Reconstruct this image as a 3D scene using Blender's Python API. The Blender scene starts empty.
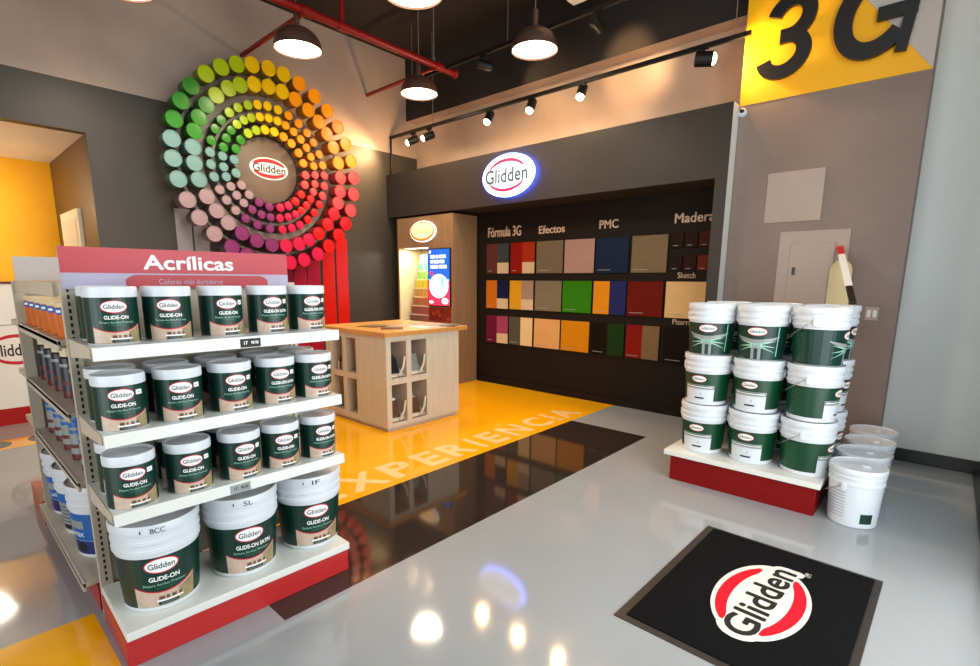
import bpy, bmesh, math, random
from mathutils import Vector, Matrix
random.seed(7)
SC = bpy.context.scene
COL = SC.collection
PI = math.pi
R = math.radians

# ------------------------------------------------------------------ camera
cam_d = bpy.data.cameras.new('camera'); cam = bpy.data.objects.new('camera', cam_d); COL.objects.link(cam)
YAW, PITCH, ROLL = 0.739692, 0.177976, 0.005142
fw = Vector((-math.sin(YAW) * math.cos(PITCH), math.cos(YAW) * math.cos(PITCH), -math.sin(PITCH)))
r0 = Vector((math.cos(YAW), math.sin(YAW), 0)); u0 = r0.cross(fw)
rr = r0 * math.cos(ROLL) + u0 * math.sin(ROLL); uu = -r0 * math.sin(ROLL) + u0 * math.cos(ROLL)
cam.matrix_world = Matrix(((rr.x, uu.x, -fw.x, 0), (rr.y, uu.y, -fw.y, 0), (rr.z, uu.z, -fw.z, 1.45), (0, 0, 0, 1)))
cam_d.sensor_width = 36; cam_d.sensor_fit = 'HORIZONTAL'; cam_d.lens = 508.533 / 980 * 36
cam_d.shift_x = (490 - 479.58) / 980; cam_d.shift_y = (370.94 - 333) / 980
cam_d.clip_start = 0.05
SC.camera = cam

# ------------------------------------------------------------------ world, window daylight, added front fill, exposure
SC.view_settings.view_transform = 'Standard'; SC.view_settings.look = 'None'
SC.view_settings.exposure = 0.0; SC.view_settings.gamma = 1; SC.view_settings.use_curve_mapping = False
w = bpy.data.worlds.new('world'); SC.world = w; w.use_nodes = True
w.node_tree.nodes['Background'].inputs[0].default_value = (0.75, 0.88, 1, 1)
w.node_tree.nodes['Background'].inputs[1].default_value = 0.2


def lamp(name, kind, loc, power, color, size=0.1, aim=None, size_y=None, spot=None, blend=0.5):
    d = bpy.data.lights.new(name, kind); d.energy = power; d.color = color
    if kind == 'AREA':
        d.size = size
        if size_y: d.shape = 'RECTANGLE'; d.size_y = size_y
    else:
        d.shadow_soft_size = size
    if kind == 'SPOT': d.spot_size = R(spot); d.spot_blend = blend
    o = bpy.data.objects.new(name, d); COL.objects.link(o); o.location = loc
    if aim is not None:
        o.rotation_euler = (Vector(aim) - Vector(loc)).to_track_quat('-Z', 'Y').to_euler()
    return o


DAY = (0.91, 0.965, 0.985)
WARM = (1.0, 0.60, 0.27)
lamp('window_daylight', 'AREA', (0.44, 1.9, 1.75), 245, DAY, 2.9, (-5, 1.9, 1.6), 6.4)
lamp('front_fill', 'AREA', (-1.6, -2.9, 1.7), 120, DAY, 2.8, (-1.6, 5, 1.4), 3.6)  # added fill from behind the camera, no real window on this side


# ------------------------------------------------------------------ materials
def lin(c):
    return tuple(((v / 255) / 12.92 if v / 255 <= 0.04045 else ((v / 255 + 0.055) / 1.055) ** 2.4) for v in c)


def mat(name, rgb, rough=0.5, metal=0.0, spec=0.5, vary=0.0, scale=4.0, bump=0.0, bscale=80, emit=None, es=0.0, coat=0.0, stretch=None, rgb2=None, detail=4):
    m = bpy.data.materials.new(name); m.use_nodes = True
    nt = m.node_tree; b = nt.nodes['Principled BSDF']
    c = lin(rgb)
    b.inputs['Base Color'].default_value = (*c, 1)
    b.inputs['Roughness'].default_value = rough; b.inputs['Metallic'].default_value = metal
    b.inputs['Specular IOR Level'].default_value = spec; b.inputs['Coat Weight'].default_value = coat
    b.inputs['Coat Roughness'].default_value = 0.05
    tc = None
    if vary or bump:
        tc = nt.nodes.new('ShaderNodeTexCoord'); mp = nt.nodes.new('ShaderNodeMapping')
        nt.links.new(tc.outputs['Object'], mp.inputs[0])
        if stretch: mp.inputs['Scale'].default_value = stretch
    if vary:
        n = nt.nodes.new('ShaderNodeTexNoise'); n.inputs['Scale'].default_value = scale; n.inputs['Detail'].default_value = detail
        nt.links.new(mp.outputs[0], n.inputs['Vector'])
        rp = nt.nodes.new('ShaderNodeValToRGB'); rp.color_ramp.elements[0].position = 0.3; rp.color_ramp.elements[1].position = 0.7
        c2 = lin(rgb2) if rgb2 else tuple(min(1, v * (1 + vary)) for v in c)
        c1 = c if rgb2 else tuple(v * (1 - vary) for v in c)
        rp.color_ramp.elements[0].color = (*c1, 1); rp.color_ramp.elements[1].color = (*c2, 1)
        nt.links.new(n.outputs['Fac'], rp.inputs[0]); nt.links.new(rp.outputs[0], b.inputs['Base Color'])
    if bump:
        n2 = nt.nodes.new('ShaderNodeTexNoise'); n2.inputs['Scale'].default_value = bscale; n2.inputs['Detail'].default_value = 2
        nt.links.new(mp.outputs[0], n2.inputs['Vector'])
        bp = nt.nodes.new('ShaderNodeBump'); bp.inputs['Strength'].default_value = bump; bp.inputs['Distance'].default_value = 0.01
        nt.links.new(n2.outputs['Fac'], bp.inputs['Height']); nt.links.new(bp.outputs[0], b.inputs['Normal'])
    if emit:
        b.inputs['Emission Color'].default_value = (*lin(emit), 1); b.inputs['Emission Strength'].default_value = es
    return m


M = dict(
    floor=mat('grey_epoxy', (154, 157, 159), 0.07, spec=0.55, vary=0.05, scale=1.3, bump=0.012, bscale=9),
    floor_y=mat('yellow_epoxy', (244, 172, 8), 0.09, spec=0.5, vary=0.04, scale=2, bump=0.012, bscale=9),
    floor_d=mat('dark_epoxy', (48, 38, 33), 0.06, spec=0.55, vary=0.05, scale=2, bump=0.008, bscale=9),
    floor_t=mat('cream_floor_paint', (240, 205, 140), 0.15, vary=0.05),
    conc=mat('tan_concrete', (166, 146, 130), 0.42, vary=0.1, scale=1.6, rgb2=(184, 162, 144), spec=0.4, detail=6),
    conc_r=mat('grey_plaster', (126, 106, 94), 0.5, vary=0.1, scale=2.0, rgb2=(140, 119, 106), detail=6),
    dark=mat('charcoal_paint', (60, 56, 50), 0.42, vary=0.05, scale=2, spec=0.4),
    fascia=mat('charcoal_fascia', (54, 49, 44), 0.4, vary=0.05, scale=2, spec=0.4),
    black=mat('black_back_panel', (29, 23, 18), 0.6, vary=0.05, scale=3, spec=0.15),
    ceil=mat('dark_ceiling', (32, 27, 24), 0.8, vary=0.1, scale=3),
    white_wall=mat('white_wall_paint', (228, 231, 225), 0.6, vary=0.02, scale=2),
    skirt=mat('black_skirting', (28, 27, 26), 0.35, vary=0.05),
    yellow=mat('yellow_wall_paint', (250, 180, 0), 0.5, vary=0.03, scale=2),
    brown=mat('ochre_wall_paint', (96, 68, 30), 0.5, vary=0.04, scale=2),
    cream=mat('cream_plaster', (240, 230, 212), 0.7, vary=0.03),
    shelf=mat('white_steel', (222, 222, 215), 0.35, vary=0.02, scale=8),
    beige=mat('beige_steel', (190, 180, 160), 0.4, vary=0.03, scale=6),
    slot=mat('slot_black', (15, 14, 13), 0.6, vary=0.02),
    red_base=mat('red_plinth', (180, 30, 28), 0.2, vary=0.03, scale=6, spec=0.5),
    dred=mat('deep_red_board', (122, 6, 8), 0.4, vary=0.03, scale=6, spec=0.2),
    hdr=mat('header_red', (186, 52, 62), 0.4, vary=0.02),
    hdr2=mat('header_lavender', (178, 172, 196), 0.45, vary=0.02),
    hgrey=mat('header_back_grey', (205, 196, 192), 0.5, vary=0.02),
    white=mat('white_print', (240, 240, 236), 0.5, vary=0.01),
    plastic=mat('white_plastic', (212, 216, 221), 0.3, vary=0.01, scale=10),
    green=mat('dark_green_label', (4, 48, 38), 0.36, vary=0.04, scale=10),
    green2=mat('mid_green_label', (30, 110, 76), 0.3, vary=0.04, scale=10),
    gback=mat('back_label_green', (2, 58, 34), 0.36, vary=0.04, scale=10),
    red=mat('logo_red', (205, 25, 45), 0.4, vary=0.02),
    ink=mat('black_ink', (18, 18, 18), 0.5, vary=0.02),
    navy=mat('navy_ink', (30, 36, 60), 0.5, vary=0.02),
    photo=mat('beige_room_print', (196, 172, 152), 0.35, vary=0.12, scale=30),
    photo2=mat('brown_room_print', (104, 70, 50), 0.35, vary=0.3, scale=60),
    photo3=mat('olive_room_print', (150, 134, 96), 0.35, vary=0.2, scale=40),
    silver=mat('silver_print', (142, 148, 146), 0.3, vary=0.08, scale=12),
    lgreen=mat('pale_green_print', (150, 205, 180), 0.35, vary=0.05),
    steel=mat('steel_wire', (170, 170, 170), 0.3, metal=1.0, vary=0.02),
    oak=mat('honey_oak', (196, 140, 70), 0.35, vary=0.2, scale=3, stretch=(1.5, 14, 14), rgb2=(214, 160, 88)),
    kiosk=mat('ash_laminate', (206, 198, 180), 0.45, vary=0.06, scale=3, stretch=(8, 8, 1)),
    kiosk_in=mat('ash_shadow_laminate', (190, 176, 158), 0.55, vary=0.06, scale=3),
    wood=mat('light_walnut', (138, 108, 76), 0.45, vary=0.15, scale=3, stretch=(14, 14, 1), rgb2=(152, 121, 87)),
    pine=mat('pale_wood_lining', (232, 214, 170), 0.5, vary=0.06, scale=3, stretch=(10, 10, 1)),
    pipe=mat('red_pipe_paint', (128, 17, 15), 0.35, vary=0.08, scale=10),
    lampm=mat('bronze_lamp_metal', (112, 84, 70), 0.35, metal=0.6, vary=0.05),
    blackm=mat('black_metal', (20, 19, 18), 0.45, vary=0.05, spec=0.3),
    wire=mat('grey_cable', (120, 110, 100), 0.5, vary=0.05),
    disc=mat('taupe_disc', (112, 94, 78), 0.5, vary=0.06, scale=5),
    hoop=mat('grey_hoop', (128, 116, 104), 0.5, vary=0.05),
    matp=mat('black_carpet_pile', (15, 15, 16), 0.95, spec=0.1, vary=0.3, scale=160, bump=0.5, bscale=400),
    matr=mat('black_rubber_edge', (46, 38, 33), 0.5, vary=0.3, scale=30, bump=0.15, bscale=120),
    matw=mat('white_carpet_pile', (226, 224, 212), 0.95, spec=0.1, vary=0.08, scale=160, bump=0.4, bscale=400),
    matred=mat('red_carpet_pile', (216, 30, 46), 0.95, spec=0.1, vary=0.08, scale=160, bump=0.4, bscale=400),
    sign=mat('beige_sign_letters', (206, 178, 150), 0.5, vary=0.02),
    panel=mat('painted_steel_panel', (172, 152, 138), 0.5, vary=0.03, scale=3),
    cardm=mat('cream_board', (214, 196, 150), 0.6, vary=0.05),
    orange=mat('orange_label', (206, 104, 34), 0.4, vary=0.1, scale=20),
    blue=mat('blue_label', (24, 92, 170), 0.35, vary=0.06, scale=12),
    dnavy=mat('dark_can_label', (26, 34, 44), 0.35, vary=0.1, scale=12),
    beigelid=mat('beige_lid', (220, 200, 160), 0.4, vary=0.03),
    maroon=mat('maroon_print', (100, 30, 34), 0.4, vary=0.05),
    bulb=mat('lamp_glow', (255, 240, 220), 0.5, emit=(255, 226, 180), es=14.0),
    disk=mat('pendant_glow', (255, 250, 240), 0.5, emit=(255, 238, 208), es=8.0),
    signw=mat('lit_sign_white', (250, 250, 255), 0.4, emit=(238, 240, 255), es=1.6),
    signr=mat('lit_sign_red', (220, 40, 90), 0.4, emit=(235, 40, 90), es=0.7),
    signt=mat('lit_sign_letters', (70, 100, 104), 0.4, emit=(60, 96, 100), es=0.12),
    blueled=mat('blue_led', (90, 110, 255), 0.4, emit=(80, 105, 255), es=20.0),
    csign=mat('warm_sign_face', (255, 230, 170), 0.4, emit=(255, 216, 140), es=1.5),
    csignr=mat('warm_sign_ring', (235, 130, 70), 0.4, emit=(235, 110, 50), es=0.8),
    csignt=mat('warm_sign_letters', (205, 160, 80), 0.4, emit=(205, 150, 70), es=0.6),
    scrb=mat('screen_blue', (30, 90, 190), 0.2, emit=(26, 92, 200), es=1.1),
    scrl=mat('screen_light_blue', (110, 180, 230), 0.2, emit=(110, 180, 235), es=1.1),
    scrw=mat('screen_white', (240, 245, 250), 0.2, emit=(240, 245, 252), es=1.3),
    scrr=mat('screen_red', (220, 50, 80), 0.2, emit=(225, 50, 84), es=1.1),
)


def pm(name, rgb, rough=0.4):
    if name not in M: M[name] = mat(name, rgb, rough, vary=0.03, scale=10, spec=0.12 if name.startswith('sample_') else 0.5)
    return M[name]


# ------------------------------------------------------------------ mesh building helpers
class MB:
    def __init__(s): s.v = []; s.f = []; s.m = []; s.mats = []

    def mi(s, m):
        m = M[m] if isinstance(m, str) else m
        if m not in s.mats: s.mats.append(m)
        return s.mats.index(m)

    def add(s, vs, fs, m):
        b = len(s.v); i = s.mi(m); s.v += [tuple(p) for p in vs]
        for f in fs: s.f.append([b + k for k in f]); s.m.append(i)
        return s

    def box(s, x0, x1, y0, y1, z0, z1, m):
        x0, x1 = sorted((x0, x1)); y0, y1 = sorted((y0, y1)); z0, z1 = sorted((z0, z1))
        return s.add([(x0, y0, z0), (x1, y0, z0), (x1, y1, z0), (x0, y1, z0), (x0, y0, z1), (x1, y0, z1), (x1, y1, z1), (x0, y1, z1)],
                     [(0, 3, 2, 1), (4, 5, 6, 7), (0, 1, 5, 4), (1, 2, 6, 5), (2, 3, 7, 6), (3, 0, 4, 7)], m)

    def lathe(s, prof, m, n=32, axis='z', c=(0, 0, 0), mats=None):
        vs = []
        for r, z in prof:
            for k in range(n):
                a = 2 * PI * k / n; p = (r * math.cos(a), r * math.sin(a), z)
                if axis == 'x': p = (z, p[0], p[1])
                if axis == '-y': p = (p[0], -z, p[1])
                vs.append((p[0] + c[0], p[1] + c[1], p[2] + c[2]))
        flip = axis == '-y' and False
        for j in range(len(prof) - 1):
            fs = []
            for k in range(n):
                a, b_ = j * n + k, j * n + (k + 1) % n
                fs.append((a, b_, b_ + n, a + n))
            if j == 0: s.add(vs, fs, mats[j] if mats else m); base = len(s.v) - len(vs)
            else:
                i = s.mi(mats[j] if mats else m)
                for f in fs: s.f.append([base + q for q in f]); s.m.append(i)
        return s

    def tube(s, pts, r, m, n=10, caps=True):
        pts = [Vector(p) for p in pts]; vs = []; fs = []
        up = None
        for i, p in enumerate(pts):
            d = ((pts[i + 1] - p) if i + 1 < len(pts) else (p - pts[i - 1]))
            if 0 < i < len(pts) - 1: d = (pts[i + 1] - p).normalized() + (p - pts[i - 1]).normalized()
            d.normalize()
            if up is None: up = d.orthogonal().normalized()
            up = (up - d * up.dot(d)).normalized(); sd = d.cross(up)
            for k in range(n):
                a = 2 * PI * k / n; vs.append(p + (up * math.cos(a) + sd * math.sin(a)) * r)
        for i in range(len(pts) - 1):
            for k in range(n):
                a, b = i * n + k, i * n + (k + 1) % n; fs.append((a, b, b + n, a + n))
        if caps:
            fs.append(tuple(range(n))[::-1]); fs.append(tuple(range(len(vs) - n, len(vs))))
        return s.add(vs, fs, m)

    def build(s, name, parent=None, loc=None, rot=None, bevel=0, smooth=True):
        me = bpy.data.meshes.new(name); me.from_pydata(s.v, [], s.f)
        for m in s.mats: me.materials.append(m)
        me.polygons.foreach_set('material_index', s.m)
        bm = bmesh.new(); bm.from_mesh(me); bmesh.ops.remove_doubles(bm, verts=bm.verts, dist=1e-6) if smooth else None
        bm.to_mesh(me); bm.free()
        if smooth:
            me.polygons.foreach_set('use_smooth', [True] * len(me.polygons)); me.set_sharp_from_angle(angle=R(32))
        me.update()
        o = bpy.data.objects.new(name, me); COL.objects.link(o)
        if parent: o.parent = parent
        if loc is not None: o.location = loc
        if rot is not None: o.rotation_euler = rot
        if bevel:
            bv = o.modifiers.new('bevel', 'BEVEL'); bv.width = bevel; bv.segments = 2; bv.limit_method = 'ANGLE'; bv.angle_limit = R(50)
        return o


def tag(o, label, cat, group=None, kind=None):
    if label: o['label'] = label
    if cat: o['category'] = cat
    if group: o['group'] = group
    if kind: o['kind'] = kind
    return o


def empty(name, loc=(0, 0, 0), rz=0):
    o = bpy.data.objects.new(name, None); COL.objects.link(o); o.location = loc; o.rotation_euler = (0, 0, rz); o.empty_display_size = 0.1
    return o


def dup(root, loc=None, rz=None):
    r = root.copy(); COL.objects.link(r)
    if loc is not None: r.location = loc
    if rz is not None: r.rotation_euler = (0, 0, rz)
    for ch in list(root.children):
        c = ch.copy(); COL.objects.link(c); c.parent = r
        for g in list(ch.children):
            d = g.copy(); COL.objects.link(d); d.parent = c
    return r


def struct(o): o['kind'] = 'structure'; return o


_tc = {}


def glyphs(s, bold=0.0, ext=0.0):
    """letters scaled to a unit box; bold = stroke growth in em, made from shifted copies of the face"""
    k = (s, bold, ext)
    if k in _tc: return _tc[k]
    c = bpy.data.curves.new('glyphs', 'FONT'); c.body = s; c.size = 1; c.resolution_u = 4
    c.extrude = ext
    o = bpy.data.objects.new('glyphs', c); COL.objects.link(o)
    dg = bpy.context.evaluated_depsgraph_get(); me = bpy.data.meshes.new_from_object(o.evaluated_get(dg))
    vs = [tuple(v.co) for v in me.vertices]; fs = [tuple(p.vertices) for p in me.polygons]
    bpy.data.objects.remove(o); bpy.data.curves.remove(c); bpy.data.meshes.remove(me)
    if bold > 0:
        base_v, base_f, q = vs, fs, len(vs); vs, fs = list(vs), list(fs); n = 8 if bold < 0.03 else 12
        for i in range(n):
            dx, dy = bold * math.cos(2 * PI * i / n), bold * math.sin(2 * PI * i / n); o_ = len(vs)
            vs += [(x + dx, y + dy, z * (1 - 0.004 * (i + 1)) if ext else (i + 1) * 1e-5) for x, y, z in base_v]; fs += [tuple(o_ + t for t in f) for f in base_f]
    x0 = min(v[0] for v in vs); x1 = max(v[0] for v in vs); y0 = min(v[1] for v in vs); y1 = max(v[1] for v in vs)
    vs = [((v[0] - x0) / (x1 - x0) - 0.5, (v[1] - y0) / (y1 - y0) - 0.5, v[2]) for v in vs]
    _tc[k] = (vs, fs); return _tc[k]


class Dec:
    """flat artwork laid on a surface: fmap(u, v, h) gives the point"""
    def __init__(s, mb, fmap, step=0.0005, du=0.02): s.mb = mb; s.f = fmap; s.st = step; s.du = du

    def strip(s, u0, u1, lo, hi, m, L=1, n=None):
        lo = lo if callable(lo) else (lambda u, c=lo: c); hi = hi if callable(hi) else (lambda u, c=hi: c)
        n = n or max(1, int(math.ceil((u1 - u0) / s.du))); vs = []; fs = []
        for i in range(n + 1):
            u = u0 + (u1 - u0) * i / n; a, b = lo(u), max(lo(u), hi(u))
            vs += [s.f(u, a, L * s.st), s.f(u, b, L * s.st)]
        for i in range(n): fs.append((2 * i, 2 * i + 2, 2 * i + 3, 2 * i + 1))
        s.mb.add(vs, fs, m)

    def ellipse(s, uc, vc, a, b, m, L=1, n=20):
        vs = []; fs = []
        for i in range(n + 1):
            t = -math.cos(PI * i / n); h = b * math.sqrt(max(0, 1 - t * t)); vs += [s.f(uc + a * t, vc - h, L * s.st), s.f(uc + a * t, vc + h, L * s.st)]
        for i in range(n): fs.append((2 * i, 2 * i + 2, 2 * i + 3, 2 * i + 1))
        s.mb.add(vs, fs, m)

    def text(s, body, uc, vc, wd, ht, m, L=2, bold=0.0, rot=0.0, slant=0.0):
        vs, fs = glyphs(body, bold); ca, sa = math.cos(rot), math.sin(rot)
        out = []
        for x, y, z in vs:
            x, y = x * wd + y * ht * slant, y * ht
            out.append(s.f(uc + x * ca - y * sa, vc + x * sa + y * ca, L * s.st + z * (s.st / 0.0002)))
        s.mb.add(out, fs, m)

    def arcs(s, uc, vc, a, b, m, L, ai=0.9, bi=0.6, cut=0.34, rot=0.0):
        """the crescents above and below the lettering"""
        ca, sa = math.cos(rot), math.sin(rot)
        for sg in (1, -1):
            vs = []; fs = []; n = 18; T = 0.86
            for i in range(n + 1):
                t = -T + 2 * T * i / n
                ho = b * math.sqrt(1 - t * t); q = t / ai
                hi = b * bi * math.sqrt(max(0, 1 - q * q)) if abs(q) < 1 else 0
                hi = max(hi, b * cut); ho = max(ho, hi)
                for h in (hi, ho):
                    x, y = a * t, sg * h; vs.append(s.f(uc + x * ca - y * sa, vc + x * sa + y * ca, L * s.st))
            for i in range(n): fs.append((2 * i, 2 * i + 2, 2 * i + 3, 2 * i + 1) if sg > 0 else (2 * i, 2 * i + 1, 2 * i + 3, 2 * i + 2))
            s.mb.add(vs, fs, m)

    def logo(s, uc, vc, a, b, L=2, face='white', ring='red', ink='ink', bold=0.012, ring_a=0.93, thin=False):
        if thin:
            s.ellipse(uc, vc, a, b, ring, L); s.ellipse(uc, vc, a * 0.93, b * 0.86, face, L + 1)
            s.text('Glidden', uc, vc, a * 1.5, b * 0.72, ink, L + 2, bold)
        else:
            s.ellipse(uc, vc, a, b, face, L); s.arcs(uc, vc, a * ring_a, b * 0.88, ring, L + 1)
            s.text('Glidden', uc, vc, a * 1.7, b * 0.72, ink, L + 2, bold)


def plane_map(o, u, v, n):
    o, u, v, n = Vector(o), Vector(u), Vector(v), Vector(n)
    return lambda a, b, h: o + u * a + v * b + n * h


def cyl_map(rad):
    rad = rad if callable(rad) else (lambda v, c=rad: c)
    r_ref = rad(0.1)
    return lambda u, v, h: ((rad(v) + h) * math.cos(u / r_ref), (rad(v) + h) * math.sin(u / r_ref), v)


# ================================================================== THE SETTING
XL = -6.36      # wheel wall
YB = 5.39       # sample wall
CE = 4.64

# floor, painted in zones
fb = MB()
xs = [-8.5, XL, -2.76, -2.75, -2.6, -2.15, -1.94, 0.6]; ys = [-3.0, 0.345, 0.89, 4.46, YB + 0.2]
for i in range(len(xs) - 1):
    for j in range(len(ys) - 1):
        xm, ym = (xs[i] + xs[i + 1]) / 2, (ys[j] + ys[j + 1]) / 2
        m = 'floor'
        if XL < xm < -2.76 and 0.89 < ym: m = 'floor_y'
        elif -2.76 < xm < -1.94 and 0.89 < ym < 4.46: m = 'floor_d'
        elif -2.6 < xm < -2.15 and ym < 0.345: m = 'floor_y'
        fb.add([(xs[i], ys[j], 0), (xs[i + 1], ys[j], 0), (xs[i + 1], ys[j + 1], 0), (xs[i], ys[j + 1], 0)], [(0, 1, 2, 3)], m)
fb.box(-8.5, 0.6, -3, YB + 0.2, -0.1, -0.02, 'floor')
struct(fb.build('floor', smooth=False))

b = MB(); b.box(-8.6, 0.6, -3, 5.7, CE, CE + 0.1, 'ceil'); struct(b.build('ceiling'))

# wall with the colour wheel: opening to the yellow alcove
b = MB()
SPL = 3.28
b.box(XL - 0.12, XL, 1.3, 5.62, 0, SPL, 'dark'); b.box(XL - 0.12, XL, -3, 1.3, 2.83, SPL, 'dark')
b.box(XL - 0.12, XL, -3, 5.62, SPL, CE, 'conc')
struct(b.build('wall_left'))
b = MB()
b.box(-8.47, -8.35, -3, 1.42, 0, 2.83, 'yellow')
struct(b.build('wall_alcove_back'))
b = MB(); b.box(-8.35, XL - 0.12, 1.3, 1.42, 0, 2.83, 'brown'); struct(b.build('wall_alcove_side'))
b = MB(); b.box(-8.47, XL - 0.12, -3, 1.42, 2.83, 2.95, 'cream'); struct(b.build('trim_1'))
# back wall: black sample wall below, tan concrete above
b = MB()
b.box(XL, -1.5, YB, YB + 0.12, 0, 3.0, 'black'); b.box(XL, -1.5, 5.5, 5.62, 3.0, CE, 'conc')
struct(b.build('wall_back'))
# fascia box with its end leg
b = MB()
F = 4.9
b.box(XL, -1.555, F, YB, 2.345, 2.955, 'fascia'); b.box(-1.66, -1.555, F, YB, 0, 2.345, 'fascia')
b.add([(-1.554, F, 0), (-1.554, 5.05, 0), (-1.554, 5.05, 2.955), (-1.554, F, 2.955)], [(0, 1, 2, 3)], 'white_wall')
b.box(XL, -1.5, YB, 5.5, 2.95, 3.0, 'fascia')
struct(b.build('trim_2'))
b = MB(); b.box(-4.94, -1.66, YB - 0.02, YB, 0, 0.085, 'black'); struct(b.build('baseboard_back'))
# soffit beam under the ceiling
b = MB()
b.box(XL, -1.5, 5.3, 5.5, 3.78, CE, 'ceil')
b.add([(XL, 5.3, 3.779), (-1.5, 5.3, 3.779), (-1.5, 5.5, 3.779), (XL, 5.5, 3.779)], [(0, 3, 2, 1)], 'conc')
struct(b.build('trim_3'))
# partition with the 3G sign
b = MB(); W3 = 5.05
b.box(-1.553, -0.28, W3, 5.4, 0, CE, 'conc_r'); struct(b.build('wall_partition'))
b = MB(); b.box(-0.28, 0.62, 5.32, 5.44, 0, CE, 'white_wall'); struct(b.build('wall_right'))
b = MB(); b.box(-0.28, 0.40, 5.285, 5.32, 0, 0.10, 'skirt'); struct(b.build('baseboard_right', bevel=0.006))
# shop window along the right side, front wall behind the camera
b = MB()
b.box(0.30, 0.42, -2.9, 5.285, 0, 0.03, 'skirt'); b.box(0.39, 0.47, -3, 5.32, 3.25, 3.4, 'skirt')
for y in (-2.95, -0.9, 1.1, 3.1, 5.24): b.box(0.42, 0.48, y, y + 0.06, 0.03, 3.25, 'skirt')
b.box(0.42, 0.52, -3, 5.32, 3.4, CE, 'white_wall')
struct(b.build('window_1'))
b = MB(); b.box(-8.47, -3.6, -3.1, -3, 0, CE, 'conc'); b.box(-3.6, 0.6, -3.1, -3, 3.2, CE, 'conc'); struct(b.build('wall_front'))

# yellow field of the 3G sign, painted on the partition
b = MB()
d = Dec(b, plane_map((0, W3, 0), (1, 0, 0), (0, 0, 1), (0, -1, 0)), 0.002)
b.add([d.f(*p, 0.003) for p in ((-1.552, 2.945), (-0.283, 2.935), (-0.735, 3.53), (-1.552, CE - 0.02))], [(0, 1, 2, 3)], 'yellow')
o = b.build('painted_sign_field', smooth=False)
b = MB(); b.add([d.f(*p, 0.003) for p in ((-0.283, 2.937), (-0.283, CE - 0.02), (-0.735, CE - 0.02), (-0.735, 3.532))], [(0, 1, 2, 3)], pm('pale_grey_field', (192, 184, 174), 0.5)); b.build('grey_field', o, smooth=False); tag(o, 'yellow painted field with slanted edge high on the grey partition', 'wall paint')


def ribbon(b, path, t, y0, y1, m, closed_ends=True):
    """thick stroke of width t along a 2-D path (x, z), standing out from y0 to y1"""
    L_, R_ = [], []
    for i, p in enumerate(path):
        a = path[max(0, i - 1)]; c = path[min(len(path) - 1, i + 1)]
        dx, dz = c[0] - a[0], c[1] - a[1]; l = math.hypot(dx, dz) or 1; nx, nz = -dz / l, dx / l
        tt = t(i / (len(path) - 1)) if callable(t) else t
        L_.append((p[0] + nx * tt / 2, p[1] + nz * tt / 2)); R_.append((p[0] - nx * tt / 2, p[1] - nz * tt / 2))
    vs = []
    for (lx, lz), (rx, rz) in zip(L_, R_): vs += [(lx, y1, lz), (rx, y1, rz), (lx, y0, lz), (rx, y0, rz)]
    fs = []; n = len(path)
    for i in range(n - 1):
        a, c = 4 * i, 4 * i + 4
        fs += [(a, a + 1, c + 1, c), (a + 2, c + 2, c + 3, a + 3), (a, c, c + 2, a + 2), (a + 1, a + 3, c + 3, c + 1)]
    fs += [(0, 2, 3, 1), (4 * n - 4, 4 * n - 3, 4 * n - 1, 4 * n - 2)]
    b.add(vs, fs, m)


def arc(cx, cz, rx, rz, a0, a1, n=28):
    return [(cx + rx * math.cos(R(a0 + (a1 - a0) * i / n)), cz + rz * math.sin(R(a0 + (a1 - a0) * i / n))) for i in range(n + 1)]


SL = 0.13
def lean(pts, x, z): return [(x + px + pz * SL, z + pz) for px, pz in pts]


YF3, YB3 = W3 - 0.06, W3 - 0.025
b = MB()
ribbon(b, lean(arc(0, 0.182, 0.142, 0.132, 196, 450) + [(-0.05, 0.314)], -1.262, 3.085), 0.105, YB3, YF3, 'ink')
ribbon(b, lean([(-0.049, 0.3145)] + arc(0, 0.445, 0.125, 0.13, -90, 168), -1.262, 3.085), 0.102, YB3 - 0.0005, YF3 - 0.0005, 'ink')
o = b.build('sign_numeral', smooth=False); tag(o, 'large black raised numeral 3 on the yellow wall field', 'letter', 'raised black sign characters')
b = MB()
ribbon(b, lean(arc(0.02, 0.315, 0.205, 0.26, 38, 322, 40), -0.70, 3.085), 0.115, YB3, YF3, 'ink')
ribbon(b, lean([(0.025, 0.285), (0.255, 0.285)], -0.70, 3.085), 0.09, YB3 - 0.0005, YF3 - 0.0005, 'ink')
ribbon(b, lean([(0.222, 0.33), (0.222, 0.0)], -0.70, 3.085), 0.068, YB3 - 0.001, YF3 - 0.001, 'ink')
o = b.build('sign_letter', smooth=False); tag(o, 'large black raised letter G on the yellow wall field', 'letter', 'raised black sign characters')

# floor lettering, painted
b = MB()
d = Dec(b, plane_map((0, 0, 0), (0, 1, 0), (-1, 0, 0), (0, 0, 1)), 0.0008)
spots = [('E', 1.56, 1.80), ('X', 1.86, 2.16), ('P', 2.22, 2.48), ('E', 2.56, 2.78), ('R', 2.85, 3.11), ('I', 3.19, 3.25), ('E', 3.34, 3.56), ('N', 3.64, 3.93), ('C', 4.01, 4.30), ('I', 4.38, 4.44), ('A', 4.49, 4.80)]
for ch, a, c in spots: d.text(ch, (a + c) / 2, 2.99, c - a, 0.31, 'floor_t', 1, 0.03)
o = b.build('floor_lettering', smooth=False); tag(o, 'cream word EXPERIENCIA painted along the edge of the yellow floor', 'floor lettering')
b = MB()
d = Dec(b, plane_map((0, 0, 0), (0, 1, 0), (-1, 0, 0), (0, 0, 1)), 0.0008)
d.strip(-1.0, 1.1, 5.78, 6.12, 'floor_y', 1)
d.ellipse(0.27, 5.97, 0.13, 0.13, 'floor_d', 2); d.ellipse(0.66, 6.0, 0.15, 0.15, 'floor_d', 2)
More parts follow.
